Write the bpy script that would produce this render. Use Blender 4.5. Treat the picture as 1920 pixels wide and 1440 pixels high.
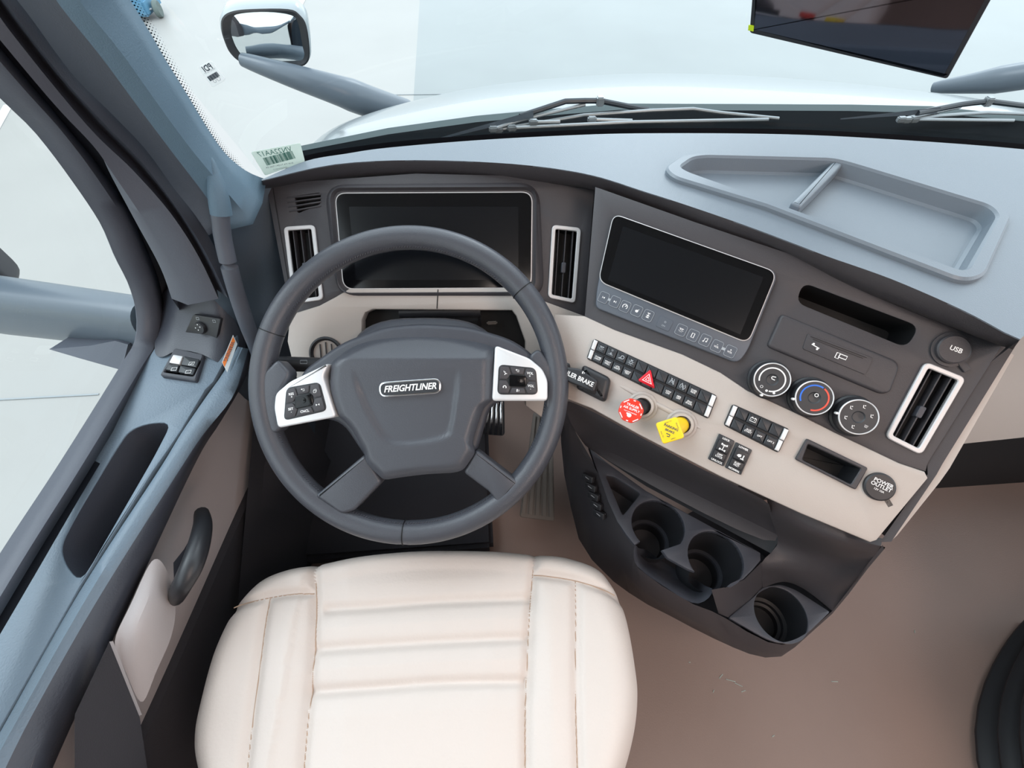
import bpy, bmesh, math, random
from mathutils import Vector, Matrix
random.seed(4)
S = bpy.context.scene
for o in list(bpy.data.objects): bpy.data.objects.remove(o)
COL = S.collection
def hx(r, g, b, a=1):
    f = lambda c: (c/255/12.92 if c/255 <= .04045 else ((c/255+.055)/1.055)**2.4)
    return (f(r), f(g), f(b), a)
# ------------------------------------------------------------------ camera
CAMZ, FPX = 1.22, 900.0
pitch, yaw = math.radians(54), math.radians(4)
FW = Vector((math.sin(yaw)*math.cos(pitch), math.cos(yaw)*math.cos(pitch), -math.sin(pitch)))
RT = Vector((math.cos(yaw), -math.sin(yaw), 0)); UP = RT.cross(FW)
CAM = Vector((0, 0, CAMZ))
cd = bpy.data.cameras.new('camera'); cam = bpy.data.objects.new('camera', cd); COL.objects.link(cam)
cd.sensor_fit = 'HORIZONTAL'; cd.sensor_width = 36; cd.lens = 36*FPX/1920; cd.clip_start = .02; cd.clip_end = 200
M = Matrix((RT, UP, -FW)).transposed().to_4x4(); M.translation = CAM; cam.matrix_world = M
S.camera = cam
# ------------------------------------------------------------------ world, lamps, exposure
w = bpy.data.worlds.new('world'); S.world = w; w.use_nodes = True
bg = w.node_tree.nodes['Background']; bg.inputs[0].default_value = (.84, .93, 1.0, 1); bg.inputs[1].default_value = 2.6
S.view_settings.view_transform = 'Standard'; S.view_settings.look = 'None'
S.view_settings.exposure = 0.0; S.view_settings.gamma = 1; S.view_settings.use_curve_mapping = False
def area(name, loc, target, size, power, col, sy=None):
    l = bpy.data.lights.new(name, 'AREA'); l.energy = power; l.color = col; l.shape = 'RECTANGLE'; l.size = size; l.size_y = sy or size
    o = bpy.data.objects.new(name, l); COL.objects.link(o); o.location = loc
    o.rotation_euler = (Vector(target)-Vector(loc)).to_track_quat('-Z', 'Y').to_euler(); return o
area('cab_dome_lamp', (.62, -.35, 1.84), (.4, .25, .2), .5, 4.6, (1, .78, .68), .3)
area('cab_map_lamp', (.1, -.45, 1.84), (.0, .3, .5), .35, 1.4, (1, .86, .78), .2)
area('sleeper_lamp', (.9, -1.1, 1.5), (.6, .2, .3), .5, 9.5, (1, .78, .68), .5)
area('warehouse_lamp', (-5, 2, 6), (-.5, .3, 0), 3, 160, (.86, .94, 1))
area('warehouse_lamp', (3, 9, 6), (.5, .5, .5), 3, 200, (.86, .94, 1))
# ------------------------------------------------------------------ pixel -> place helpers
def ray(x, y): return FW*FPX + RT*(x-960) + UP*(720-y)
def PZ(x, y, z): d = ray(x, y); return CAM + d*((z-CAMZ)/d.z)
def PY(x, y, yy): d = ray(x, y); return CAM + d*(yy/d.y)
def PX(x, y, xx): d = ray(x, y); return CAM + d*(xx/d.x)
def PP(x, y, Q, n): d = ray(x, y); return CAM + d*((Q-CAM).dot(n)/d.dot(n))
class Frame:
    def __init__(s, Q, n, ex=None):
        s.O = Q.copy(); s.n = n.normalized()
        e = ex or Vector((s.n.y*-1, s.n.x, 0))
        s.ex = (e - s.n*e.dot(s.n)).normalized()
        s.ey = s.n.cross(s.ex)
    def l(s, x, y, h=0):
        p = PP(x, y, s.O+s.n*h, s.n)-s.O; return (p.dot(s.ex), p.dot(s.ey))
    def ls(s, pts, h=0): return [s.l(*p, h=h) for p in pts]
    def w(s, u, v, h=0): return s.O+s.ex*u+s.ey*v+s.n*h
def nrm(az, t):
    A = math.radians(az); T = math.radians(t)
    return Vector((-math.sin(A)*math.cos(T), -math.cos(A)*math.cos(T), math.sin(T)))
# ------------------------------------------------------------------ materials
def mat(name, col, rough=.5, metal=0, spec=.5, bump=0, bscale=400, var=0, vscale=6, coat=0, emit=None, sheen=0):
    m = bpy.data.materials.new(name); m.use_nodes = True; nt = m.node_tree; b = nt.nodes['Principled BSDF']
    b.inputs['Base Color'].default_value = col; b.inputs['Roughness'].default_value = rough
    b.inputs['Metallic'].default_value = metal; b.inputs['Specular IOR Level'].default_value = spec
    b.inputs['Coat Weight'].default_value = coat; b.inputs['Coat Roughness'].default_value = .05
    if sheen: b.inputs['Sheen Weight'].default_value = sheen
    tc = nt.nodes.new('ShaderNodeTexCoord')
    if bump:
        n = nt.nodes.new('ShaderNodeTexNoise'); n.inputs['Scale'].default_value = bscale; n.inputs['Detail'].default_value = 2
        bp = nt.nodes.new('ShaderNodeBump'); bp.inputs['Strength'].default_value = bump; bp.inputs['Distance'].default_value = .001
        nt.links.new(tc.outputs['Object'], n.inputs['Vector']); nt.links.new(n.outputs['Fac'], bp.inputs['Height'])
        nt.links.new(bp.outputs['Normal'], b.inputs['Normal'])
    if var:
        n = nt.nodes.new('ShaderNodeTexNoise'); n.inputs['Scale'].default_value = vscale; n.inputs['Detail'].default_value = 4
        r = nt.nodes.new('ShaderNodeMix'); r.data_type = 'RGBA'
        r.inputs['A'].default_value = tuple(c*(1-var) for c in col[:3])+(1,); r.inputs['B'].default_value = tuple(min(1, c*(1+var)) for c in col[:3])+(1,)
        nt.links.new(tc.outputs['Object'], n.inputs['Vector']); nt.links.new(n.outputs['Fac'], r.inputs['Factor'])
        nt.links.new(r.outputs['Result'], b.inputs['Base Color'])
    if emit: b.inputs['Emission Color'].default_value = emit[0]; b.inputs['Emission Strength'].default_value = emit[1]
    return m
DARK = mat('charcoal_plastic', hx(61, 59, 63), .5, bump=.25, bscale=900)
DARK2 = mat('charcoal_trim', hx(62, 64, 72), .45, bump=.25, bscale=900)
BLKP = mat('black_plastic', hx(40, 41, 45), .4, bump=.1)
PAD = mat('pad_plastic', hx(112, 122, 132), .38, bump=.35, bscale=700)  # dark dash plastic paled and blued to carry reflected windshield light
TRAY = mat('tray_rubber', hx(112, 122, 132), .36, bump=.2, bscale=500)
VOID = mat('void_black', hx(14, 14, 17), .6)
BEIGE = mat('beige_plastic', hx(182, 173, 167), .5, bump=.2, bscale=900)
DBEIGE = mat('door_beige_plastic', hx(172, 165, 165), .5, bump=.2, bscale=900)
LEATH = mat('cream_leather', hx(211, 200, 193), .5, bump=.35, bscale=260, var=.02)
SEAM = mat('seam_thread', hx(176, 150, 130), .7)
SIDEL = mat('seat_side_dark', hx(46, 45, 50), .7)
RIML = mat('black_leather', hx(70, 72, 79), .36, bump=.3, bscale=600)
SILV = mat('satin_silver', hx(226, 226, 228), .38, metal=.35)
CHRM = mat('chrome', hx(235, 235, 238), .12, metal=1)
VFR = mat('silver_vent_paint', hx(206, 204, 205), .4, metal=.2)
GLS = mat('black_glass', hx(9, 10, 13), .1, spec=.35)
GLS2 = mat('screen_area', hx(14, 16, 20), .2, spec=.35)
KEYP = mat('key_strip_grey', hx(84, 90, 100), .4)
BTN = mat('switch_black', hx(44, 47, 52), .4)
WHT = mat('white_print', hx(240, 240, 240), .6)
GRYP = mat('grey_print', hx(170, 176, 182), .6)
RED = mat('red_plastic', hx(232, 52, 30), .38)
HRED = mat('hazard_red', hx(226, 24, 46), .35)
YEL = mat('yellow_plastic', hx(252, 214, 40), .38)
BLU = mat('blue_print', hx(40, 110, 215), .5)
REDP = mat('red_print', hx(232, 84, 66), .5)
FLR = mat('rubber_mat', hx(143, 122, 113), .5, bump=.3, bscale=300, var=.10, vscale=5)
CARP = mat('dark_carpet', hx(48, 47, 52), .9, bump=.5, bscale=500)
RUB = mat('black_rubber', hx(34, 36, 40), .6)
PEDL = mat('pedal_rubber', hx(124, 116, 110), .6)
PILL = mat('pillar_fabric_lit', hx(84, 106, 122), .65, bump=.5, bscale=700)
PILLD = mat('pillar_shaded', hx(62, 66, 76), .6, bump=.3, bscale=700)
KICK = mat('kick_panel', hx(60, 72, 84), .6, bump=.3, bscale=700)
FRAMEC = mat('door_frame_plastic', hx(80, 84, 94), .5, bump=.2)
SEAL = mat('seal_rubber', hx(26, 30, 38), .45)
DOORT = mat('door_pad_plastic', hx(104, 120, 134), .45, bump=.6, bscale=350)
DOORD = mat('door_dark_plastic', hx(60, 63, 72), .42, bump=.3, bscale=500)
HEAD = mat('headliner', hx(190, 185, 180), .9)
HOODM = mat('white_paint', hx(122, 128, 130), .25, coat=.3)
MIRB = mat('mirror_arm_paint', hx(88, 98, 108), .32)
MIRH = mat('mirror_shell', hx(150, 158, 162), .25, coat=.4)
MIRG = mat('mirror_glass', hx(225, 232, 235), .02, metal=1)
SCRM = mat('smoked_mirror_glass', hx(96, 96, 104), .05, metal=1)
WIPM = mat('wiper_metal', hx(150, 156, 160), .35, metal=.5)
WIPB = mat('wiper_black', hx(36, 44, 52), .35)
COWL = mat('cowl_grey', hx(58, 70, 72), .8, spec=.15)
COWLD = mat('cowl_dark', hx(12, 16, 19), .9, spec=.03)
CONC = mat('concrete', hx(150, 148, 145), .42, bump=.02, bscale=8, var=.07, vscale=1.2)
EPOX = mat('polished_concrete', hx(122, 127, 127), .3, var=.16, vscale=.7)
WLINE = mat('white_floor_paint', hx(200, 200, 200), .5)
JOINT = mat('floor_joint', hx(140, 145, 148), .6)
WALLM = mat('warehouse_wall', hx(225, 225, 220), .8)
BLUC = mat('cart_blue', hx(86, 132, 160), .5)
TYRE = mat('grey_tyre', hx(92, 104, 102), .7)
STK = mat('paper_white', hx(246, 248, 248), .5)
STKG = mat('label_green_tint', hx(226, 234, 229), .5)
for m_ in (STK, STKG):
    nt = m_.node_tree; o_ = nt.nodes['Material Output']; t_ = nt.nodes.new('ShaderNodeBsdfTranslucent'); t_.inputs[0].default_value = m_.node_tree.nodes['Principled BSDF'].inputs[0].default_value
    x_ = nt.nodes.new('ShaderNodeMixShader'); x_.inputs[0].default_value = .6; nt.links.new(nt.nodes['Principled BSDF'].outputs[0], x_.inputs[1]); nt.links.new(t_.outputs[0], x_.inputs[2]); nt.links.new(x_.outputs[0], o_.inputs[0])
GRN = mat('green_ink', hx(70, 128, 116), .6)
INK = mat('dark_ink', hx(50, 70, 84), .6)
ORG = mat('orange_label', hx(226, 120, 44), .5)
LIME = mat('lime_sticker', hx(190, 220, 30), .5)
LAMP = mat('lamp_diffuser', hx(250, 250, 250), .5, emit=((.9, .96, 1, 1), 14))
CLAMP = mat('cab_lamp_lens', hx(250, 240, 230), .5, emit=((1, .85, .72, 1), 5))
def glassmat():
    m = bpy.data.materials.new('window_glass'); m.use_nodes = True; nt = m.node_tree; nt.nodes.clear()
    o = nt.nodes.new('ShaderNodeOutputMaterial'); t = nt.nodes.new('ShaderNodeBsdfTransparent'); g = nt.nodes.new('ShaderNodeBsdfGlossy')
    t.inputs[0].default_value = (.95, .985, .98, 1); g.inputs['Roughness'].default_value = .02
    mx = nt.nodes.new('ShaderNodeMixShader'); f = nt.nodes.new('ShaderNodeLayerWeight'); p = nt.nodes.new('ShaderNodeMath'); p.operation = 'POWER'; p.inputs[1].default_value = 5; q = nt.nodes.new('ShaderNodeMath'); q.operation = 'MULTIPLY_ADD'; q.inputs[1].default_value = .6; q.inputs[2].default_value = .03
    nt.links.new(f.outputs['Facing'], p.inputs[0]); nt.links.new(p.outputs[0], q.inputs[0]); nt.links.new(q.outputs[0], mx.inputs[0]); nt.links.new(t.outputs[0], mx.inputs[1]); nt.links.new(g.outputs[0], mx.inputs[2]); nt.links.new(mx.outputs[0], o.inputs[0]); return m
GLASS = glassmat()
def fritmat():
    m = bpy.data.materials.new('frit_dots'); m.use_nodes = True; nt = m.node_tree; nt.nodes.clear(); N = nt.nodes.new; L = nt.links.new
    o = N('ShaderNodeOutputMaterial'); t = N('ShaderNodeBsdfTransparent'); d = N('ShaderNodeBsdfDiffuse'); d.inputs[0].default_value = hx(26, 40, 48)
    uv = N('ShaderNodeUVMap'); uv.uv_map = 'UVMap'; sp = N('ShaderNodeSeparateXYZ'); L(uv.outputs[0], sp.inputs[0])
    def mth(op, a, b=None):
        n = N('ShaderNodeMath'); n.operation = op
        for i, v in enumerate((a, b)):
            if v is None: continue
            if isinstance(v, (int, float)): n.inputs[i].default_value = v
            else: L(v, n.inputs[i])
        return n.outputs[0]
    u, v = sp.outputs[0], sp.outputs[1]      # u in metres along, v in metres across (0 at trim)
    p = .0042
    a = mth('DIVIDE', mth('ADD', u, v), p); b = mth('DIVIDE', mth('SUBTRACT', u, v), p)
    da = mth('SUBTRACT', mth('FRACT', a), .5); db = mth('SUBTRACT', mth('FRACT', b), .5)
    r = mth('SQRT', mth('ADD', mth('MULTIPLY', da, da), mth('MULTIPLY', db, db)))
    lim = mth('SUBTRACT', .66, mth('MULTIPLY', v, 34))
    k = mth('LESS_THAN', r, lim)
    mx = N('ShaderNodeMixShader'); L(k, mx.inputs[0]); L(t.outputs[0], mx.inputs[1]); L(d.outputs[0], mx.inputs[2]); L(mx.outputs[0], o.inputs[0]); return m
FRIT = fritmat()
# ------------------------------------------------------------------ object helpers
def tag(o, label=None, cat=None, group=None, kind=None):
    if label: o['label'] = label
    if cat: o['category'] = cat
    if group: o['group'] = group
    if kind: o['kind'] = kind
    return o
ROOTLOC = {}
def thing(name, label, cat, loc, group=None, kind=None):
    o = bpy.data.objects.new(name, None); COL.objects.link(o); o.location = loc; o.empty_display_size = .05
    ROOTLOC[o.name] = Vector(loc); return tag(o, label, cat, group, kind)
def rootloc(p):
    while p.parent: p = p.parent
    return ROOTLOC.get(p.name, Vector((0, 0, 0)))
class MB:
    def __init__(s, *mats): s.bm = bmesh.new(); s.m = list(mats)
    def mi(s, m):
        if m not in s.m: s.m.append(m)
        return s.m.index(m)
    def face(s, vs, m):
        try: f = s.bm.faces.new(vs); f.material_index = s.mi(m); return f
        except ValueError: return None
    def grid(s, rows, m, closed=False):
        vv = [[s.bm.verts.new(p) for p in r] for r in rows]
        for i in range(len(vv)-1):
            n = len(vv[i])
            for j in range(n if closed else n-1):
                s.face([vv[i][j], vv[i][(j+1) % n], vv[i+1][(j+1) % n], vv[i+1][j]], m)
        return vv
    def prism(s, fr, pts, h0, h1, m, bev=0, seg=3, bottom=True):
        if poly_area(pts) < 0: pts = pts[::-1]
        rings = [[fr.w(u, v, h0) for u, v in pts]]
        if bev:
            for k in range(seg+1):
                a = math.pi/2*k/seg; ins = inset(pts, bev*(1-math.cos(a)))
                rings.append([fr.w(u, v, h1-bev+bev*math.sin(a)) for u, v in ins])
        else: rings.append([fr.w(u, v, h1) for u, v in pts])
        vv = s.grid(rings, m, True)
        s.face(vv[-1], m)
        if bottom: s.face(vv[0][::-1], m)
        return s
    def pocket(s, fr, pts, depth, m, mb=None, h=0, shrink=0):
        if poly_area(pts) < 0: pts = pts[::-1]
        vv = s.grid([[fr.w(u, v, h) for u, v in pts], [fr.w(u, v, h-depth) for u, v in inset(pts, shrink)]], m, True)
        s.face(vv[-1], mb or m); return s
    def ringp(s, fr, po, pi, h0, h1, m, bev=.0015):     # frame: outer and inner loops with equal counts
        if poly_area(po) < 0: po = po[::-1]; pi = pi[::-1]
        s.grid([[fr.w(u, v, h0) for u, v in po], [fr.w(u, v, h1-bev) for u, v in po], [fr.w(u, v, h1) for u, v in inset(po, bev)],
                [fr.w(u, v, h1) for u, v in inset(pi, -bev)], [fr.w(u, v, h1-bev) for u, v in pi], [fr.w(u, v, h0) for u, v in pi]], m, True); return s
    def tube(s, pts, r, m, n=12, cap=True):
        pts = [Vector(p) for p in pts]; rr = r if isinstance(r, (list, tuple)) else [r]*len(pts); rows = []
        ref = Vector((0, 0, 1)); 
        for i, p in enumerate(pts):
            t = (pts[min(i+1, len(pts)-1)]-pts[max(i-1, 0)]).normalized()
            if abs(t.dot(ref)) > .95: ref = Vector((1, 0, 0)) if abs(t.x) < .9 else Vector((0, 1, 0))
            a = t.cross(ref).normalized(); b = a.cross(t)
            rows.append([p+(a*math.cos(q*2*math.pi/n)+b*math.sin(q*2*math.pi/n))*rr[i] for q in range(n)])
        vv = s.grid(rows, m, True)
        if cap: s.face(vv[0][::-1], m); s.face(vv[-1], m)
        return s
    def lathe(s, O, ax, prof, m, n=40, ex=None):
        ax = ax.normalized(); e = ex or (Vector((1, 0, 0)) if abs(ax.x) < .8 else Vector((0, 1, 0))); e = (e-ax*e.dot(ax)).normalized(); f = ax.cross(e)
        s.grid([[O+ax*h+(e*math.cos(q*2*math.pi/n)+f*math.sin(q*2*math.pi/n))*max(r, 1e-5) for q in range(n)] for r, h in prof], m, True); return s
    def box(s, c, d, m, rot=None, bev=0):
        c = Vector(c); b2 = bmesh.new(); bmesh.ops.create_cube(b2, size=1)
        for v in b2.verts: v.co = Vector((v.co.x*d[0], v.co.y*d[1], v.co.z*d[2]))
        if bev: bmesh.ops.bevel(b2, geom=b2.edges[:], offset=bev, segments=2, affect='EDGES')
        for v in b2.verts: v.co = (rot @ v.co if rot else v.co)+c
        s.merge(b2, m); return s
    def merge(s, b2, m):
        mp = {v: s.bm.verts.new(v.co) for v in b2.verts}
        for f in b2.faces: s.face([mp[v] for v in f.verts], m)
        b2.free()
    def text(s, fr, u, v, txt, size, m, h=0, rot=0, mirror=False, shear=0, off=0, sx=1, ext=0):
        c = bpy.data.curves.new('t', 'FONT'); c.body = txt; c.size = size; c.align_x = 'CENTER'; c.align_y = 'CENTER'; c.offset = off*size; c.shear = shear
        c.extrude = ext; c.resolution_u = 3; c.space_line = .85
        o = bpy.data.objects.new('t', c); me = bpy.data.meshes.new_from_object(o)
        cr, sr = math.cos(rot), math.sin(rot); vs = []
        for q in me.vertices:
            x, y = q.co.x*sx*(-1 if mirror else 1), q.co.y
            vs.append(s.bm.verts.new(fr.w(u+x*cr-y*sr, v+x*sr+y*cr, h+q.co.z+ext)))
        for p in me.polygons: s.face([vs[i] for i in p.vertices], m)
        bpy.data.objects.remove(o); bpy.data.curves.remove(c); bpy.data.meshes.remove(me); return s
    def line(s, fr, pts, wd, m, h=.0004, closed=False):
        n = len(pts); L = []; Rr = []
        for i, p in enumerate(pts):
            a = pts[i-1] if (i or closed) else p; b = pts[(i+1) % n] if (i < n-1 or closed) else p
            t = Vector((b[0]-a[0], b[1]-a[1])).normalized(); q = Vector((-t.y, t.x))*wd/2
            L.append(fr.w(p[0]+q.x, p[1]+q.y, h)); Rr.append(fr.w(p[0]-q.x, p[1]-q.y, h))
        if closed: L.append(L[0]); Rr.append(Rr[0])
        s.grid([Rr, L], m); return s
    def disc(s, fr, u, v, r, m, h=.0004, n=20, sx=1):
        s.face([s.bm.verts.new(fr.w(u+r*sx*math.cos(i*2*math.pi/n), v+r*math.sin(i*2*math.pi/n), h)) for i in range(n)], m); return s
    def build(s, name, parent=None, label=None, cat=None, group=None, kind=None, ang=35, flip=True, sub=0, solid=0):
        me = bpy.data.meshes.new(name)
        if flip: bmesh.ops.recalc_face_normals(s.bm, faces=s.bm.faces[:])
        L = rootloc(parent) if parent else Vector((0, 0, 0))
        if parent is None:
            vs = [v.co for v in s.bm.verts]; L = Vector(((min(v.x for v in vs)+max(v.x for v in vs))/2, (min(v.y for v in vs)+max(v.y for v in vs))/2, min(v.z for v in vs)))
        for v in s.bm.verts: v.co -= L
        s.bm.to_mesh(me); s.bm.free()
        for m in s.m: me.materials.append(m)
        me.shade_smooth(); me.set_sharp_from_angle(angle=math.radians(ang))
        o = bpy.data.objects.new(name, me); COL.objects.link(o)
        if parent: o.parent = parent
        else: o.location = L; ROOTLOC[o.name] = L
        if solid: q = o.modifiers.new('solid', 'SOLIDIFY'); q.thickness = solid; q.offset = -1
        if sub: q = o.modifiers.new('sub', 'SUBSURF'); q.levels = sub; q.render_levels = sub
        return tag(o, label, cat, group, kind)
def poly_area(p): return sum(p[i][0]*p[(i+1) % len(p)][1]-p[(i+1) % len(p)][0]*p[i][1] for i in range(len(p)))/2
def inset(pts, d):
    if abs(d) < 1e-9: return list(pts)
    out = []; n = len(pts); sg = 1 if poly_area(pts) > 0 else -1
    for i in range(n):
        a, b, c = Vector(pts[i-1]), Vector(pts[i]), Vector(pts[(i+1) % n])
        t1 = (b-a); t2 = (c-b)
        if t1.length < 1e-9: t1 = t2
        if t2.length < 1e-9: t2 = t1
        t1.normalize(); t2.normalize()
        n1 = Vector((-t1.y, t1.x)); n2 = Vector((-t2.y, t2.x)); q = n1+n2
        k = q.length_squared
        q = n1 if k < .3 else q*(2/k)
        out.append((b.x+q.x*d*sg, b.y+q.y*d*sg))
    return out
def rp(pts, r, n=6):            # rounded polygon; r number or list
    out = []; N = len(pts)
    for i in range(N):
        a, b, c = Vector(pts[i-1]), Vector(pts[i]), Vector(pts[(i+1) % N]); rr = r[i] if isinstance(r, (list, tuple)) else r
        la, lc = (a-b).length, (c-b).length; d = min(rr, la*.49, lc*.49)
        if d < 1e-6: out.append(tuple(b)); continue
        p, q = b+(a-b)/la*d, b+(c-b)/lc*d
        for k in range(n+1):
            t = k/n; s_ = (1-t)**2; out.append(tuple(p*s_+b*2*t*(1-t)+q*t*t))
    return out
def rect(cu, cv, w_, h_, rot=0):
    c, s_ = math.cos(rot), math.sin(rot)
    return [(cu+x*c-y*s_, cv+x*s_+y*c) for x, y in ((-w_/2, -h_/2), (w_/2, -h_/2), (w_/2, h_/2), (-w_/2, h_/2))]
def circ(cu, cv, r, n=40, a0=0, a1=2*math.pi, end=False):
    return [(cu+r*math.cos(a0+(a1-a0)*i/(n-1 if end else n)), cv+r*math.sin(a0+(a1-a0)*i/(n-1 if end else n))) for i in range(n)]
def smooth(pts, n=6, closed=False):   # Catmull-Rom
    P = [Vector(p) for p in pts]; out = []; N = len(P)
    for i in range(N if closed else N-1):
        a = P[(i-1) % N] if closed or i else P[0]; b = P[i]; c = P[(i+1) % N]; d = P[(i+2) % N] if closed or i < N-2 else P[-1]
        for k in range(n):
            t = k/n; out.append(.5*((2*b)+(c-a)*t+(2*a-5*b+4*c-d)*t*t+(3*b-a-3*c+d)*t**3))
    if not closed: out.append(P[-1])
    return out
def resample(pts, n):
    P = [Vector(p) for p in pts]; L = [0]
    for i in range(1, len(P)): L.append(L[-1]+(P[i]-P[i-1]).length)
    out = []; j = 0
    for k in range(n):
        t = L[-1]*k/(n-1)
        while j < len(P)-2 and L[j+1] < t: j += 1
        f = (t-L[j])/max(1e-9, L[j+1]-L[j]); out.append(P[j].lerp(P[j+1], min(1, f)))
    return out
def plate(fr, outer, holes, h0, h1, m, bev=.001):      # flat panel with openings -> MB
    c = bpy.data.curves.new('c', 'CURVE'); c.dimensions = '2D'; c.fill_mode = 'BOTH'; c.extrude = (h1-h0)/2-bev; c.bevel_depth = bev; c.bevel_resolution = 1; c.offset = -bev
    for loop in [outer]+holes:
        if (poly_area(loop) < 0): loop = loop[::-1]
        sp = c.splines.new('POLY'); sp.points.add(len(loop)-1); sp.use_cyclic_u = True
        for i, (u, v) in enumerate(loop): sp.points[i].co = (u, v, 0, 1)
    o = bpy.data.objects.new('c', c); me = bpy.data.meshes.new_from_object(o); b = MB(m)
    vs = [b.bm.verts.new(fr.w(q.co.x, q.co.y, q.co.z+(h0+h1)/2)) for q in me.vertices]
    for p in me.polygons: b.face([vs[i] for i in p.vertices], m)
    bpy.data.objects.remove(o); bpy.data.curves.remove(c); bpy.data.meshes.remove(me)
    bmesh.ops.remove_doubles(b.bm, verts=b.bm.verts[:], dist=1e-6)
    return b
def patch(g, nu=20, nv=20):
    rows = [resample(smooth(r, 6), nu) for r in g]; cols = [resample(smooth([r[i] for r in rows], 6), nv) for i in range(nu)]
    return [[cols[i][j] for i in range(nu)] for j in range(nv)]
def v3(p): return Vector((p[0], p[1], 0))

#@@STRUCT
# ================================================================== STRUCTURE: cab shell
b = MB(FLR); b.box((.55, -.1, -.03), (2.3, 2.5, .06), FLR); 
for (x, y, l_, a_) in ((1352, 1268, .012, .6), (1370, 1276, .02, -.3), (1385, 1284, .016, -.5), (1394, 1296, .01, .2), (1338, 1296, .006, .9), (1565, 1278, .014, -.1), (1715, 1184, .006, 1), (1293, 1242, .004, 0), (1450, 1380, .006, .4)):
    p = PZ(x, y, .0012); b.box(p, (l_, .0016, .0008), STKG, Matrix.Rotation(a_, 3, 'Z'))
b.build('floor', kind='structure')
b = MB(HEAD); b.box((.55, -.46, 1.9), (2.4, 2.02, .06), HEAD); b.build('ceiling', kind='structure')
b = MB(HEAD); b.box((.55, -1.48, .95), (2.3, .05, 1.9), HEAD); b.build('wall_back', kind='structure')
b = MB(CARP); b.box((.62, 1.05, .26), (2.1, .06, .56), CARP); b.build('wall_front', kind='structure')
b = MB(HEAD, DARK); b.box((1.72, -.2, .3), (.05, 2.5, .65), DARK); b.box((1.72, -1.1, 1.2), (.05, .75, 1.4), HEAD); b.build('wall_right', kind='structure')
b = MB(HEAD); b.box((-.64, -1.1, 1.2), (.05, .75, 1.4), HEAD); b.build('wall_left', kind='structure')
b = MB(CLAMP); b.box((.62, -.35, 1.862), (.3, .12, .012), CLAMP, bev=.004)
b.build('ceiling_lamp', label='warm lit dome lamp fixed to the cab roof', cat='lamp')
# warehouse
gz = -1.35
gA = PZ(787, 0, gz); gB = PZ(775, 190, gz); gd = (gB-gA).normalized(); g0 = gA-gd*30; g1 = gB+gd*14
b = MB(CONC); b.face([b.bm.verts.new(p) for p in (g0, g1, Vector((-25, g1.y, gz)), Vector((-25, g0.y, gz)))], CONC); b.build('ground', kind='structure')
b = MB(EPOX); b.face([b.bm.verts.new(p) for p in (g0, g1, Vector((25, g1.y, gz)), Vector((25, g0.y, gz)))], EPOX); b.build('ground', kind='structure')
def gline(name, a, c, wd, m, label=None):
    A, C = PZ(*a, gz+.004), PZ(*c, gz+.004); t = (C-A).normalized(); q = t.cross(Vector((0, 0, 1)))*wd/2
    A = A-t*3 if wd > .05 else A; bb = MB(m); bb.box((A+C)/2, ((C-A).length, wd, .004), m, Matrix.Rotation(math.atan2(t.y, t.x), 3, 'Z'))
    return bb.build(name, kind='structure')
gline('trim_1', (575, -20), (548, 32), .13, WLINE)
gline('trim_2', (-60, 330), (16, 196), .10, WLINE)
gline('trim_3', (-20, 750), (185, 739), .012, JOINT)
gline('trim_4', (1180, 171), (700, 178), .012, JOINT)
b = MB(WALLM); b.box((0, -14, 2), (50, .2, 6.8), WALLM); b.build('wall_warehouse_back', kind='structure')
b = MB(WALLM); b.box((-11, 2, 2), (.2, 34, 6.8), WALLM); b.build('wall_warehouse_left', kind='structure')
for i, y in enumerate((-3.2, -5.6)):
    b = MB(YEL); b.box((-10.5, y, .6), (.25, .3, 3.9), YEL, bev=.02)
    b.build('door_post', label=['yellow door post nearer the truck, seen in the fender mirror', 'yellow door post farther behind the truck, seen in the fender mirror'][i], cat='post')
# ================================================================== WINDSHIELD
wbp = [PZ(x, y, .80) for x, y in ((488, 338), (573, 303), (727, 278), (893, 264), (1060, 255), (1200, 251), (1437, 252), (1635, 260), (1920, 281), (2150, 312))]
wb = smooth([p+Vector((0, .012, 0)) for p in wbp], 5)
def lean(p, z): return Vector((p.x-.15*(z-.8)*(1 if p.x < .3 else -.4), p.y-.28*(z-.8), z))
b = MB(GLASS); b.grid([[lean(p, z) for p in wb] for z in (.79, 1.1, 1.4, 1.86)], GLASS); win = b.build('window_1', kind='structure')
b = MB(SEAL); b.grid([[lean(p, z)+Vector((0, -.003, 0)) for p in wb[3:]] for z in (.785, .806)], SEAL); b.build('frit_band', win)
# frit dots along the pillar
edge = [PY(x, y, yy) for x, y, yy in ((180, -75, .60), (223, 0, .62), (268, 72, .635), (290, 110, .64), (333, 177, .652), (383, 257, .672), (417, 300, .684), (457, 330, .695), (493, 337, .70))]
es = resample(smooth(edge, 6), 60); b = MB(FRIT); uvs = []
A_ = []; B_ = []; L = 0
for i, p in enumerate(es):
    t = (es[min(i+1, 59)]-es[max(0, i-1)]).normalized(); q = t.cross(CAM-p).normalized()
    if q.dot(RT)+q.dot(UP) < 0: q = -q
    wd = .019*min(1, max(.25, (60-i)/10)); A_.append(p-q*.004); B_.append(p+q*wd)
    if i: L += (p-es[i-1]).length
    uvs.append((L, wd))
vv = b.grid([A_, B_], FRIT); uvl = b.bm.loops.layers.uv.new('UVMap'); vi = {}
for i in range(60): vi[vv[0][i]] = (uvs[i][0], -.004); vi[vv[1][i]] = (uvs[i][0], .019)
for f in b.bm.faces:
    for lp in f.loops: lp[uvl].uv = vi[lp.vert]
b.build('frit_dots', win)

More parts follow.
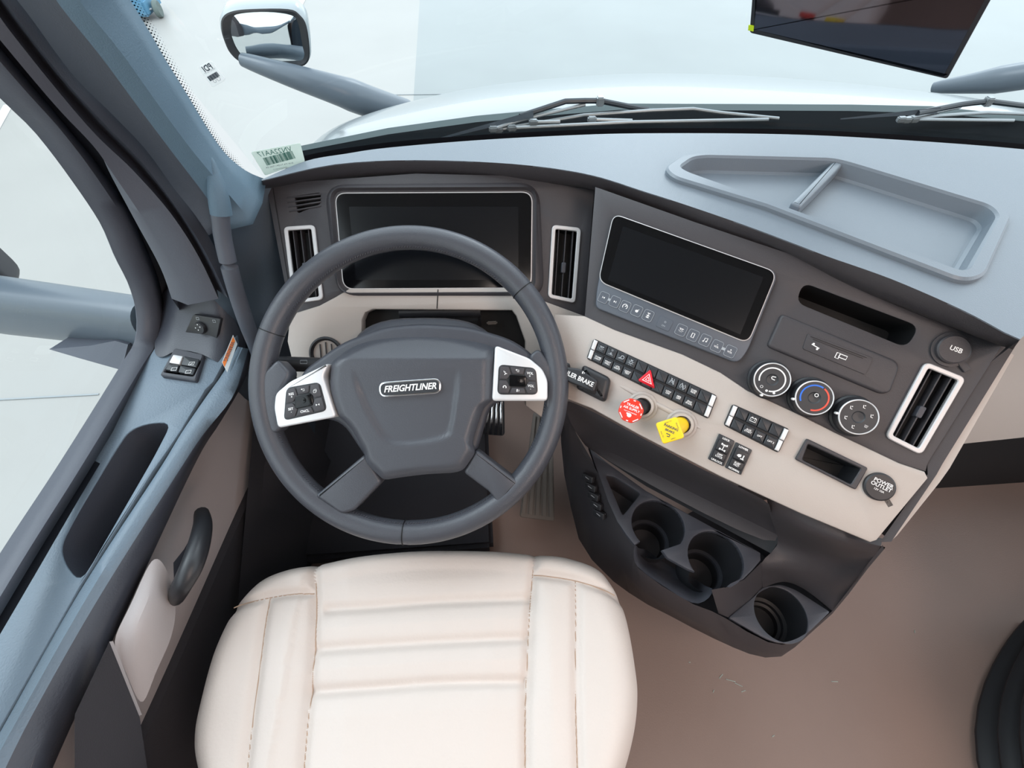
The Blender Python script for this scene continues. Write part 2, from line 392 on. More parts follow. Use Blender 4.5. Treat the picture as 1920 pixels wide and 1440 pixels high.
#@@PILLAR
# ================================================================== A-PILLAR TRIM and DOOR FRAME
def lof(lines, n=24):
    return [resample(smooth(l, 5), n) for l in lines]
L0 = edge[:-1]+[PY(497, 345, .695)]
L1 = [PY(x, y, yy) for x, y, yy in ((75, -85, .545), (128, 0, .555), (200, 93, .57), (267, 187, .59), (333, 277, .61), (397, 367, .625), (425, 430, .61))]
L1b = [PY(x, y, yy) for x, y, yy in ((98, -85, .54), (150, 0, .55), (222, 93, .565), (289, 187, .585), (355, 277, .605), (430, 370, .625), (470, 420, .625))]
L2 = [PY(x, y, yy) for x, y, yy in ((-10, -70, .56), (53, 0, .57), (143, 127, .59), (213, 200, .60), (280, 273, .615), (333, 353, .62), (390, 440, .60))]
r = lof([L0, L1b, L1, L2], 30)
b = MB(PILL); b.grid([r[0], [p.lerp(q, .5)+Vector((.004, -.006, 0)) for p, q in zip(r[0], r[1])], r[1], r[2]], PILL); b.grid([r[2], [p.lerp(q, .15)+Vector((-.004, .004, 0)) for p, q in zip(r[2], r[3])], r[3]], PILLD)  # blue daylight on the face and shade past the ridge put into colour
bmesh.ops.remove_doubles(b.bm, verts=b.bm.verts[:], dist=1e-5)
tr1 = b.build('trim_5', kind='structure', ang=60, solid=.01)
# grab handle cap moulded on the pillar + lower pillar cover to the dash end
low = [[PY(497, 340, .70), PY(470, 345, .69), PY(432, 372, .66), PY(405, 405, .63)],
       [PY(503, 370, .69), PY(478, 395, .68), PY(440, 430, .65), PY(395, 455, .62)],
       [PY(508, 430, .67), PY(486, 470, .66), PY(450, 520, .63), PY(400, 530, .61)],
       [PY(520, 560, .63), PY(500, 590, .62), PY(470, 640, .60), PY(430, 640, .58)],
       [PY(540, 700, .60), PY(520, 720, .60), PY(490, 760, .58), PY(452, 730, .56)],
       [PY(550, 900, .60), PY(530, 950, .60), PY(500, 960, .55), PY(470, 930, .54)]]
low = [[l[0]+Vector((.05, .06, 0))]+l+[l[-1]+Vector((-.06, .03, 0))] for l in low]
b = MB(KICK); b.grid(low, KICK); b.build('wall_kick_panel', kind='structure', sub=2, ang=80)
# pillar inner cover seam (oval access cap)
b = MB(PILL); cp = [PY(x, y, yy) for x, y, yy in ((388, 285, .64), (392, 300, .64), (405, 315, .648), (418, 335, .652), (428, 372, .642), (431, 400, .63), (397, 398, .622), (397, 360, .626), (392, 320, .635))]
cc = sum(cp, Vector())/len(cp)+Vector((.01, -.03, 0)); vc = b.bm.verts.new(cc); vs_ = [b.bm.verts.new(p+Vector((.002, -.004, 0))) for p in cp]; vd = [b.bm.verts.new(p+Vector((0, .02, 0))) for p in cp]
for i in range(len(vs_)):
    j = (i+1) % len(vs_); b.face([vs_[i], vs_[j], vc], PILL); b.face([vd[i], vd[j], vs_[j], vs_[i]], PILL)
hcap = MB(PILL)
def wx(z): return -.585+(z-.64)*.22
def PW(x, y):       # on the tumblehome plane of the door glass
    d = ray(x, y); k = (-.585+(CAMZ-.64)*.22)/(d.x-.22*d.z); return CAM+d*k
G0 = [PW(x, y) for x, y in ((-110, 60), (0, 177), (67, 243), (133, 333), (187, 417), (214, 480), (241, 534), (255, 588), (252, 640), (225, 691), (116, 870), (0, 1050), (-260, 1470))]
G1 = [PW(x, y)+Vector((.02, -.004, 0)) for x, y in ((-90, 40), (0, 140), (83, 233), (150, 310), (212, 395), (243, 460), (268, 520), (281, 580), (283, 640), (246, 700), (131, 880), (0, 1080), (-260, 1500))]
G2 = [PW(x, y)+Vector((.03, -.012, 0)) for x, y in ((-80, 5), (0, 100), (95, 205), (168, 290), (232, 375), (268, 450), (292, 525), (300, 580), (298, 640), (265, 690), (146, 870), (0, 1105), (-260, 1520))]
def mk(rows, m, name, parent=None, kind=None, **k):
    b = MB(m); b.grid(rows, m); return b.build(name, parent, kind=kind, **k)
door = thing('door_1', None, None, (-.55, .3, .3), kind='structure')
rr_ = lof([G0, G1, G2], 60)
mk([rr_[0], [p.lerp(q, .5)+Vector((.012, -.003, .004)) for p, q in zip(rr_[0], rr_[1])], rr_[1]], FRAMEC, 'window_frame', door, ang=60, solid=.006)
mk([rr_[1], [p.lerp(q, .5)+Vector((-.012, .004, -.004)) for p, q in zip(rr_[1], rr_[2])], rr_[2]], SEAL, 'window_seal', door, ang=60)
T3 = [PY(x, y, yy) for x, y, yy in ((-60, -5, .575), (0, 67, .58), (110, 197, .59), (177, 267, .60), (207, 327, .60), (253, 413, .60), (300, 500, .585), (322, 560, .57))]
T4 = [PY(x, y, yy) for x, y, yy in ((-40, -35, .555), (0, 33, .565), (100, 160, .58), (180, 253, .59), (250, 320, .60), (320, 400, .60), (372, 480, .59), (410, 560, .57))]
T2 = [PY(x, y, yy+.012) for x, y, yy in ((-10, -70, .56), (53, 0, .57), (143, 127, .59), (213, 200, .60), (280, 273, .615), (333, 353, .62), (390, 440, .60), (440, 540, .58))]
rr2 = lof([[p for p in G2[:8]], T3, T4, T2], 40)
mk([rr2[0], [p.lerp(q, .5)+Vector((.016, -.012, .004)) for p, q in zip(rr2[0], rr2[1])], rr2[1]], FRAMEC, 'frame_trim', door, ang=60)
mk([rr2[1], [p.lerp(q, .35)+Vector((.004, -.014, 0)) for p, q in zip(rr2[1], rr2[2])], rr2[2]], FRAMEC, 'frame_trim', door, ang=60)
mk([rr2[2], [p.lerp(q, .2)+Vector((-.012, .016, 0)) for p, q in zip(rr2[2], rr2[3])], [p.lerp(q, .55)+Vector((.004, -.012, 0)) for p, q in zip(rr2[2], rr2[3])], rr2[3]], DOORD, 'frame_trim', door, ang=60)
gl = [[Vector((wx(z)-.015, y, z)) for y in (.74, .4, 0, -.4, -.9)] for z in (.6, 1.2, 1.8)]
mk(gl, GLASS, 'window_pane', door)
# door body : cross-section swept front -> rear
ZT = .60
def sweep(lines, m, name, parent, n=40, **k): return mk(lof(lines, n), m, name, parent, **k)
ext = lambda l: l
Dout = [PZ(x, y, ZT) for x, y in ((298, 640), (265, 690), (146, 870), (0, 1105), (-180, 1400), (-420, 1790))]
def dl(px, z): return [PZ(x, y, z) for x, y in px]
grv = dl([(400, 715), (385, 730), (340, 805), (320, 835), (287, 860+22), (150, 1098), (13, 1340), (-60, 1470), (-200, 1720)], ZT)
# top pad as plate with armrest pocket
FD = Frame(Vector((-.5, .3, ZT)), Vector((0, 0, 1)), Vector((1, 0, 0)))
outer = [(p.x+.5, p.y-.3) for p in Dout]+[(p.x+.5, p.y-.3) for p in grv[::-1]]
fp = [PZ(x, y, ZT) for x, y in ((440, 640), (470, 560), (400, 545), (330, 560), (300, 590))]
outer += [(p.x+.5, p.y-.3) for p in fp]
pock = rp(FD.ls([(322, 790), (271, 795), (241, 808), (222, 835), (200, 870), (140, 970), (112, 1025), (121, 1058), (150, 1094), (287, 858)]), .02, 4)
plate(FD, outer, [pock], -.02, 0, DOORT, .002).build('top_pad', door, ang=40)
b = MB(VOID); b.pocket(FD, pock, .07, DOORD, DOORD, -.002, .008); b.build('pull_pocket', door)
# rounded armrest roll
A0 = dl([(446, 650), (418, 700), (388, 742), (340, 812), (300, 878), (150, 1108), (13, 1350), (-60, 1480), (-200, 1730)], ZT-.002)
A1 = dl([(455, 652), (430, 706), (402, 752), (358, 814), (312, 880), (168, 1112), (35, 1345), (-38, 1480), (-175, 1730)], ZT+.008)
A2 = dl([(466, 654), (446, 722), (428, 757), (380, 816), (335, 884), (187, 1118), (58, 1345), (-10, 1480), (-150, 1730)], ZT-.002)
A3 = dl([(484, 640), (455, 715), (412, 790), (362, 872), (207, 1203), (140, 1340), (78, 1480), (-30, 1730)], ZT-.045)
A3 = [p+Vector((.002, 0, 0)) for p in A3]; A4 = [p+Vector((-.03, 0, -.02)) for p in A3]; A2b = [p.lerp(q, .5)+Vector((.006, 0, .010)) for p, q in zip(resample(A2, 9), resample(A3, 9))]
b = MB(DOORT); q = lof([A0, A1, A2, A2b, A3, A4], 40); b.grid(q[:3], DOORT); b.grid(q[2:], DOORD); bmesh.ops.remove_doubles(b.bm, verts=b.bm.verts[:], dist=1e-5)  # darker inner side puts the roll's shade into its colour
b.build('armrest', door, ang=80)
# front hump with mirror controls
b = MB(DOORD)
hump = [[PZ(288, 562, .61), PZ(312, 545, .64), PZ(336, 516, .70), PZ(382, 518, .70), PZ(415, 560, .66), PZ(440, 600, .62)],
        [PZ(288, 600, .602), PZ(312, 598, .62), PZ(340, 570, .655), PZ(388, 572, .655), PZ(418, 590, .64), PZ(452, 625, .60)],
        [PZ(290, 650, .602), PZ(312, 645, .606), PZ(335, 605, .625), PZ(392, 612, .625), PZ(425, 640, .61), PZ(466, 640, .57)],
        [PZ(290, 668, .602), PZ(308, 672, .603), PZ(330, 652, .606), PZ(386, 664, .606), PZ(412, 685, .602), PZ(450, 690, .57)]]
b.grid(hump, DOORD); b.grid([hump[0], [p+Vector((0, .03, -.12)) for p in hump[0]]], DOORD); b.build('control_hump', door, sub=2, ang=80)
# lower door panels
def dx(y): return -.462-.02*(.4-y)*.9
B0 = [Vector((dx(y)-.03, y, .585)) for y in (.60, .40, .2, .05, -.1, -.4)]
Bm = [PX(x, y, dx(.4)) for x, y in ((520, 790), (488, 860), (433, 982), (352, 1165), (273, 1340), (200, 1500))]
B1 = [PX(x, y, -.462-.018*k) for k, (x, y) in enumerate(((528, 745), (488, 860), (433, 982), (352, 1165), (273, 1340), (170, 1560)))]
rr3 = lof([B0, B1], 40)
mk([rr3[0], [p.lerp(q, .3)+Vector((-.02, 0, 0)) for p, q in zip(*rr3)], [p.lerp(q, .8)+Vector((-.012, 0, 0)) for p, q in zip(*rr3)], rr3[1]], DBEIGE, 'lower_panel', door, ang=60)
lo = [p+Vector((.012, 0, -.004)) for p in rr3[1]]
b = MB(CARP); b.grid([rr3[1], lo, [p+Vector((.01, 0, -.03)) for p in lo], [Vector((p.x+.0, p.y, .0)) for p in lo]], CARP); b.build('kick_strip', door, ang=50)
mk([[Vector((-.598-.03*(z < 0), y, z)) for y in (.75, -1.5)] for z in (.57, -.6)], FRAMEC, 'outer_skin', door)
# map pocket bulge
pk = [[PX(285, 1042, -.462), PX(305, 1050, -.455), PX(322, 1090, -.45), PX(333, 1150, -.452)],
      [PX(260, 1100, -.466), PX(283, 1110, -.448), PX(300, 1150, -.444), PX(318, 1210, -.452)],
      [PX(235, 1155, -.468), PX(255, 1175, -.448), PX(272, 1200, -.446), PX(290, 1260, -.458)],
      [PX(207, 1205, -.478), PX(228, 1240, -.474), PX(248, 1290, -.474), PX(268, 1335, -.474)]]
mk(pk, DBEIGE, 'map_pocket', door, sub=2, ang=80)
mk([[PX(205, 1203, -.474), PX(212, 1202, -.474)], [PX(255, 1345, -.474), PX(266, 1340, -.474)]], DBEIGE, 'pocket_edge', door)
b = MB(CARP); b.grid([[PX(140, 1340, -.46), PX(205, 1203, -.46)], [PX(140, 1500, -.46), PX(262, 1345, -.46)], [PX(200, 1700, -.46), PX(300, 1600, -.46)]], CARP); b.build('carpet_patch', door)
# inside pull handle
hp = smooth([PX(x, y, xx) for x, y, xx in ((378, 962, -.448), (380, 985, -.43), (372, 1025, -.415), (358, 1065, -.413), (340, 1100, -.425), (330, 1122, -.45))], 6)
b = MB(BLKP); b.tube(hp, [.010+.004*math.sin(math.pi*i/(len(hp)-1)) for i in range(len(hp))], BLKP, 12); hd = b.build('pull_handle', door, label='black curved pull handle')
b = MB(DOORD); b.face([b.bm.verts.new(PX(x, y, -.452)) for x, y in ((372, 970), (362, 1000), (345, 1030), (325, 1055), (326, 1085), (330, 1112), (350, 1070), (366, 1020))], DOORD); b.build('handle_recess', hd)
# window switches
fr = Frame(PZ(345, 690, ZT+.004), Vector((0, 0, 1)), Vector((1, .0, 0)))
b = MB(DARK2); o_ = rp(fr.ls([(329, 655), (384, 667), (369, 716), (302, 706)]), .004, 4); i_ = rp(fr.ls([(332, 672), (378, 680), (365, 708), (310, 700)]), .003, 4)
b.ringp(fr, o_, i_, -.01, .004, DARK2); b.pocket(fr, i_, .004, BLKP); sw = b.build('window_switch_panel', door)
for (cx, cy), (dx_, dy_), ic in (((336, 680), 0, 'p'), ((359, 684), 0, 'w'), ((325, 696), 1, 'l'), ((350, 701), 1, 'k')) if False else ():
    pass
for k, quad in enumerate(([(328, 668), (346, 671), (340, 686), (320, 683)], [(348, 671), (377, 677), (371, 692), (342, 687)], [(319, 685), (339, 688), (335, 700), (313, 696)], [(341, 688), (370, 694), (365, 706), (337, 701)])):
    b = MB(BTN); m_ = SILV if k == 0 else BTN; b.prism(fr, rp(fr.ls(quad), .002, 3), 0, .005, m_, .0012)
    u, v = fr.l(sum(q[0] for q in quad)/4, sum(q[1] for q in quad)/4, .005)
    if k: b.line(fr, rect(u, v, .008, .006), .0009, WHT, .0054, True)
    if k == 1: b.line(fr, [(u-.002, v-.002), (u+.002, v+.001)], .0008, WHT, .0054)
    b.build('switch', sw)
frm = Frame(PZ(377, 612, .632), (PZ(335, 605, .625)-PZ(392, 612, .625)).cross(PZ(335, 605, .625)-PZ(340, 570, .655))*-1, Vector((1, -.1, 0)))
if frm.n.z < 0: frm.n = -frm.n; frm.ey = frm.n.cross(frm.ex)
b = MB(BLKP); b.prism(frm, rp(frm.ls([(362, 590), (414, 598), (404, 645), (343, 632)]), .003, 3), -.006, .0, BLKP, .001)
b.lathe(frm.w(*frm.l(377, 614)), frm.n, [(.0105, 0), (.0105, .003), (.009, .006), (0, .0065)], BLKP, 24); mp = b.build('mirror_switch_panel', door)
b = MB(WHT)
u, v = frm.l(377, 612)
for a, c in ((.004, .0015), (-.0045, -.0005), (.0005, .0055), (-.0005, -.004)): b.disc(frm, u+a, v+c, .0009, WHT, .0073, 10)
for p in ((371, 597), (402, 602), (352, 632)): b.line(frm, rect(*frm.l(*p), .0045, .004), .0008, GRYP, .0008, True)
b.build('switch_marks', mp)
# warning label on the armrest side
q4 = [PZ(437, 628, .612), PZ(445, 645, .608), PZ(426, 698, .608), PZ(416, 679, .612)]
cen = sum(q4, Vector())/4; nn = (q4[1]-q4[3]).cross(q4[0]-q4[2]).normalized()
if nn.dot(CAM-cen) < 0: nn = -nn
fs = Frame(cen+nn*.004, nn, q4[3]-q4[0]); ql = fs.ls([(437, 628), (445, 645), (426, 698), (416, 679)])
b = MB(STK); b.prism(fs, ql, -.0006, .0004, STK)
ql2 = fs.ls([(437, 632), (441, 640), (421, 689), (417.5, 680)]); b.face([b.bm.verts.new(fs.w(u, v, .0008)) for u, v in ql2], ORG)
cu = sum(a for a, _ in ql2)/4; cv = sum(c for _, c in ql2)/4; ax_ = Vector(ql2[3])-Vector(ql2[0]); rot = math.atan2(ax_.y, ax_.x)
b.text(fs, cu, cv, 'WARNING', .0085, INK, .0011, rot+(math.pi if math.cos(rot) < 0 else 0)); 
b.build('warning_label', door, label='white and orange warning label')

#@@DASH
# ================================================================== DASHBOARD
CF = Frame(PY(820, 335, .70), nrm(2, 46))
SF = Frame(PZ(1500, 510, .80), nrm(30, 50))
BF = Frame(PP(1400, 728, SF.O, SF.n), nrm(30, 54))
dash = thing('dashboard', 'charcoal and beige truck dashboard wrapping round the steering wheel', 'dashboard', (.15, .6, .45))
# --- top pad
lead = smooth([PZ(x, y, .83) for x, y in ((492, 339), (627, 309), (780, 301), (960, 308), (1100, 327), (1208, 360), (1280, 383), (1399, 424), (1500, 462), (1552, 482), (1671, 524), (1806, 583), (1890, 628), (1912, 637))], 4)
nL = 70; lead = resample(lead, nL)
rear = resample([PZ(x, y, .80) for x, y in ((490, 337), (573, 302), (727, 277), (893, 263), (1060, 254), (1200, 250), (1437, 251), (1635, 259), (1920, 280), (2150, 311))], nL)
lipb = resample(smooth([PZ(x, y, .795) for x, y in ((496, 356), (627, 338), (780, 331), (927, 336), (1100, 354), (1208, 387), (1327, 433), (1447, 472), (1590, 536), (1752, 601), (1860, 643), (1900, 655))], 4), nL)
rr_ = [r0.copy() for r0 in rear]
far = [Vector((1.3, p.y, .79)) for p in rear]
TF = Frame(Vector((.45, .55, .83)), Vector((0, 0, 1)), Vector((1, 0, 0)))
to = [(1245, 313), (1279, 290), (1310, 286), (1576, 293), (1620, 305), (1862, 376), (1900, 402), (1849, 516), (1809, 526), (1437, 384), (1263, 331)]
rad = [.02, .02, .02, .03, .03, .03, .02, .02, .03, 0, .03]
tl = lambda p: ((p-TF.O).dot(TF.ex), (p-TF.O).dot(TF.ey))
rear8 = [PZ(x, y, .83) for x, y in ((490, 337), (573, 302), (650, 288), (727, 277), (893, 263), (1060, 254), (1200, 250), (1437, 251), (1635, 259), (1920, 280), (2150, 311), (2450, 370))]
rear8 = smooth(rear8, 5)
e0 = [PZ(x, y, .83) for x, y in ((1912, 637), (1990, 560), (2150, 480), (2500, 400))]
pout = [tl(p) for p in rear8]+[tl(p) for p in e0[::-1][:-1]]+[tl(p) for p in lead[::-1]]
thole = inset(rp(TF.ls(to, .008), rad, 6), .004)
b = plate(TF, pout, [thole], -.0006, 0, PAD, 0)
b.grid([rear8, [Vector((p.x*1.07, p.y*1.07, .80)) for p in rear8]], DARK)
b.grid([[p+Vector((0, 0, .0006)) for p in lead], [a.lerp(c, .35)+(a-r).normalized()*.006 for a, c, r in zip(lead, lipb, rear)], [a.lerp(c, .8)+(a-r).normalized()*.005 for a, c, r in zip(lead, lipb, rear)], lipb, [p+Vector((0, .02, 0)) for p in lipb]], DARK)
b.grid([e0, [p+Vector((0, 0, -.04)) for p in e0]], DARK)
pad = b.build('top_pad', dash, ang=50, label='pale blue-grey padded top')
# --- tray on the pad
TF = Frame(Vector((.45, .55, .83)), Vector((0, 0, 1)), Vector((1, 0, 0)))
to = [(1245, 313), (1279, 290), (1310, 286), (1576, 293), (1620, 305), (1862, 376), (1900, 402), (1849, 516), (1809, 526), (1437, 384), (1263, 331)]
ti = [(1276, 312), (1300, 295), (1325, 292), (1566, 298), (1606, 309), (1856, 385), (1872, 402), (1815, 502), (1800, 504), (1447, 376), (1292, 321)]
rad = [.02, .02, .02, .03, .03, .03, .02, .02, .03, 0, .03]; rad2 = [.014, .012, .01, .02, .02, .02, .012, .01, .012, 0, .015]
po = rp(TF.ls(to, .008), rad, 6); pi = rp(TF.ls(ti, .008), rad2, 6)
b = MB(TRAY); b.ringp(TF, po, pi, -.002, .008, TRAY, .003)
pin = inset(pi, .006) if poly_area(pi) > 0 else inset(pi, .006)
b.grid([[TF.w(u, v, .005) for u, v in pi], [TF.w(u, v, -.013) for u, v in inset(pi, .003)], [TF.w(u, v, -.016) for u, v in inset(pi, .007)]], TRAY, True)
b.face([b.bm.verts.new(TF.w(u, v, -.016)) for u, v in inset(pi, .007)], TRAY)
tray = b.build('storage_tray', dash, ang=40)
b = MB(TRAY); a1, a2 = TF.l(1576, 300, .005), TF.l(1490, 388, .0); t_ = (Vector(a2)-Vector(a1)); ln = t_.length; rt_ = math.atan2(t_.y, t_.x); mid = (Vector(a1)+Vector(a2))/2
b.prism(TF, rp(rect(mid.x, mid.y, ln, .014, rt_), .003, 3), -.015, .004, TRAY, .004); b.build('divider', tray)
# --- instrument panel fascia
LV = [(533, 426), (591, 422), (607, 562), (551, 570)]; RV = [(1035, 422), (1089, 428), (1078, 569), (1027, 558)]; MV = [(1733, 678), (1809, 709), (1725, 853), (1658, 819)]
DS = [(627, 361), (999, 359), (997, 541), (643, 543)]
def hole(fr, q, r_, g=.0): return rp(fr.ls(q), r_, 5)
def shrinkq(q, k):
    cx = sum(p[0] for p in q)/4; cy = sum(p[1] for p in q)/4; return [(cx+(x-cx)*k, cy+(y-cy)*k) for x, y in q]
GR = [(535, 366), (602, 358), (602, 384), (556, 408), (540, 402)]
fo = CF.ls([(498, 345), (780, 325), (1000, 330), (1115, 348), (1096, 594), (1040, 572), (1005, 560), (960, 541), (655, 543), (630, 558), (600, 574), (545, 591)])
fas = plate(CF, fo, [hole(CF, shrinkq(DS, .97), .016), hole(CF, shrinkq(LV, .9), .004), hole(CF, shrinkq(RV, .9), .004), hole(CF, [(552, 368), (601, 361), (601, 382), (558, 400)], .004)], -.006, 0, DARK, .001)
fas.line(CF, CF.ls([(512, 352), (553, 600)]), .0012, VOID, .0006)
ip = fas.build('instrument_fascia', dash)
# soft hood ridge around the display
dpo = rp(CF.ls([(606, 345), (1012, 341), (1022, 560), (632, 560)]), .035, 8); dpi = rp(CF.ls([(624, 358), (1002, 356), (1000, 545), (640, 547)]), .018, 8)
b = MB(DARK)
if poly_area(dpo) < 0: dpo = dpo[::-1]; dpi = dpi[::-1]
b.grid([[CF.w(u, v, -.001) for u, v in dpo], [CF.w(u, v, .006) for u, v in inset(dpo, .006)], [CF.w(u, v, .007) for u, v in inset(dpi, -.003)], [CF.w(u, v, .0) for u, v in dpi]], DARK, True); b.build('display_surround', ip, ang=70)
# grille louvres
b = MB(DARK); b.pocket(CF, hole(CF, [(552, 368), (601, 361), (601, 382), (558, 400)], .004), .02, VOID, VOID, -.003)
gl_ = []
for k in range(4):
    y0, y1 = 371+k*8.5, 364+k*7.2; p = CF.l(538+k*1.5, y0, 0); q = CF.l(602, y1, 0)
    m_ = (Vector(p)+Vector(q))/2; d_ = Vector(q)-Vector(p); b.prism(CF, rect(m_.x, m_.y, d_.length, .0022, math.atan2(d_.y, d_.x)), -.006, .0012, DARK, .0005, 2)
b.build('defrost_grille', ip)
def vent(fr, quad, par, lab=None, knob=True, frac=.15):
    out = rp(fr.ls(quad, .003), .0075, 5); inn = rp(fr.ls(shrinkq(quad, .86), .003), .003, 5)
    Q = fr.ls(quad); ex_ = Vector(Q[1])-Vector(Q[0]); wq = ex_.length; inn = rp(inset([Q[0], Q[1], Q[2], Q[3]] if poly_area(Q) > 0 else Q, .0058), .003, 5)
    out = rp(Q, .0075, 5)
    b = MB(VFR); b.ringp(fr, out, inn, -.002, .004, VFR, .001); f_ = b.build('air_vent', par)
    b = MB(VOID); b.pocket(fr, inn, .028, VOID, VOID, .001); b.build('vent_duct', f_)
    for k in (1, 2, 3):
        t = k/4; p = Vector(Q[0]).lerp(Vector(Q[1]), t); q = Vector(Q[3]).lerp(Vector(Q[2]), t); p2 = p.lerp(q, .05); q2 = p.lerp(q, .95); d_ = q2-p2; m_ = (p2+q2)/2
        b = MB(BLKP); b.prism(fr, rect(m_.x, m_.y, d_.length, .0016, math.atan2(d_.y, d_.x)), -.016, -.001, DARK, .0004, 1)
        if k == 2 and knob:
            kk = p.lerp(q, .55); b.prism(fr, rp(rect(kk.x, kk.y, d_.length*.16, .007, math.atan2(d_.y, d_.x)), .002, 3), -.01, .001, DARK2, .001)
        b.build('slat', f_)
    return f_
vent(CF, LV, dash); vent(CF, RV, dash); vent(SF, MV, dash)
# --- instrument display
b = MB(GLS); qo = rp(CF.ls(DS), .018, 8); b.prism(CF, qo, -.008, .0008, VFR, .0008, 2); disp = b.build('instrument_display', dash)
b = MB(GLS); b.prism(CF, inset(qo, .0018 if poly_area(qo) > 0 else .0018), -.002, .0012, GLS, .0002, 1); sc = b.build('screen', disp)
b = MB(GLS2); b.face([b.bm.verts.new(CF.w(u, v, .0016)) for u, v in CF.ls([(655, 388), (972, 388), (972, 525), (668, 525)])], GLS2); b.build('display_area', sc)
# --- knee panel beige (lower)
kn = CF.ls([(545, 590), (600, 573), (630, 557), (655, 542), (960, 540), (1005, 559), (1096, 593), (1085, 640), (1070, 748), (1040, 800), (985, 760), (985, 640), (968, 592), (960, 582), (700, 580), (686, 586), (680, 600), (680, 700), (640, 740), (560, 720), (540, 640)])
b = plate(CF, kn, [], -.02, .004, BEIGE, .003)
b.line(CF, CF.ls([(822, 543), (820, 579)]), .0016, VOID, .0046)
b.build('knee_panel', dash, ang=40)
b = MB(VOID); b.face([b.bm.verts.new(CF.w(u, v, -.05)) for u, v in CF.ls([(600, 560), (1030, 560), (1040, 720), (600, 720)], -.05)], VOID)
b.build('column_cavity', dash)
b = MB(BLKP); b.tube([CF.w(*CF.l(745, 585), -.02), CF.w(*CF.l(900, 583), -.02)], .010, BLKP, 12); b.box(CF.w(*CF.l(825, 600), -.035), (.13, .03, .03), RUB, bev=.005); b.box(CF.w(*CF.l(922, 606), -.03), (.018, .006, .006), PEDL, bev=.002); b.build('column_bracket', dash)
# round vent in the knee panel
c0 = CF.w(*CF.l(614, 662), .004)
b = MB(BLKP); b.lathe(c0, CF.n, [(.026, -.004), (.027, .003), (.024, .005), (.021, .002), (.019, -.012), (0, -.013)], BLKP, 32); rv_ = b.build('round_knee_vent', dash)
b = MB(DARK)
for k in (-1, 0, 1): b.box(c0+CF.ex*.009*k, (.0015, .036 if k == 0 else .03, .004), DARK, Matrix((CF.ex, CF.ey, CF.n)).transposed())
b.build('slat', rv_)
# --- centre fascia
slot = [(1508, 530), (1530, 536), (1722, 612), (1700, 652), (1494, 566)]
slq = [(1506, 530), (1724, 612), (1700, 652), (1493, 567)]
SC = [(1150, 400), (1458, 510), (1386, 684), (1115, 575)]
so = SF.ls([(1116, 350), (1300, 415), (1500, 482), (1700, 560), (1882, 645), (1741, 867), (1684, 868), (1563, 812), (1500, 780), (1400, 733), (1351, 700), (1280, 666), (1153, 620), (1096, 594)])
so = SF.ls([(1116, 350), (1300, 415), (1500, 482), (1700, 560), (1880, 645), (1740, 868), (1736, 884), (1684, 869), (1563, 811), (1500, 779), (1400, 733), (1351, 700), (1280, 666), (1153, 620), (1096, 594)])
fas = plate(SF, so, [hole(SF, slq, .012), hole(SF, shrinkq(MV, .9), .004), hole(SF, [(1160, 415), (1440, 520), (1385, 660), (1130, 560)], .01)], -.006, 0, DARK, .001)
# fine raised plinth for the usb area
up = rp(SF.ls([(1464, 588), (1688, 680), (1667, 736), (1650, 739), (1436, 650)]), [.006, .012, .006, .006, .006], 5)
fas.prism(SF, up, -.002, .0045, DARK, .004, 4, False)
cfp = fas.build('centre_fascia', dash, ang=40)
b = MB(BLKP); b.pocket(SF, hole(SF, slq, .012), .06, VOID, VOID, -.001, .004); b.build('storage_slot', dash)
b = MB(DARK); uc = rp(SF.ls([(1514, 625), (1637, 671), (1622, 703), (1504, 654)], .0045), .003, 4); b.prism(SF, uc, .004, .0058, DARK, .0006, 2)
pa, pb = SF.l(1520, 631, .006), SF.l(1625, 671, .006); b.line(SF, [pa, pb], .0009, VOID, .0062); b.line(SF, [SF.l(1524, 636, .006), SF.l(1618, 672, .006)], .0007, VOID, .0062)
rot = math.atan2(pb[1]-pa[1], pb[0]-pa[0])
u, v = SF.l(1529, 649, .006); b.line(SF, [(u-.005, v+.001), (u+.005, v-.0015)], .0012, WHT, .0064); b.disc(SF, u-.003, v+.002, .0014, WHT, .0064, 8); b.disc(SF, u+.003, v-.003, .0014, WHT, .0064, 8)
u, v = SF.l(1577, 668, .006); b.line(SF, rect(u+.002, v, .009, .0045, rot), .0011, WHT, .0064, True); b.line(SF, rect(u-.004, v-.0005, .004, .007, rot), .0011, WHT, .0064, True)
b.build('usb_port_cover', cfp)
# right end trim + passenger panel
b = MB(DARK); e_ = [PP(x, y, SF.O, SF.n) for x, y in ((1882, 645), (1741, 868))]; f_ = [PP(x, y, SF.O, SF.n) for x, y in ((1903, 652), (1768, 870))]
e2 = PP(1738, 886, BF.O, BF.n); g = [e_[0], e_[1], PP(1742, 890, BF.O, BF.n), PP(1652, 1018, BF.O, BF.n)]; h_ = [f_[0], f_[1], PP(1757, 890, BF.O, BF.n), PP(1672, 1016, BF.O, BF.n)]
b.grid([[p+SF.n*-.003 for p in g], [p+SF.n*-.001 for p in h_], [p+Vector((.01, .03, -.03)) for p in h_]], DARK)
b.build('end_trim', dash)
b = MB(BEIGE)
p0 = [PP(1903, 655, SF.O, SF.n), PP(1768, 872, SF.O, SF.n), PP(1757, 892, BF.O, BF.n), PP(1676, 1012, BF.O, BF.n)]; p1 = [PP(1912, 658, SF.O, SF.n), PP(1790, 872, SF.O, SF.n), PP(1770, 900, BF.O, BF.n), PP(1690, 1000, BF.O, BF.n)]
b.grid([[p+Vector((0, 0, -.006)) for p in p0], [p+Vector((0, 0, -.008)) for p in p1], [p+Vector((.012, .05, -.04)) for p in p1]], BEIGE); b.build('side_strip', dash, ang=60)
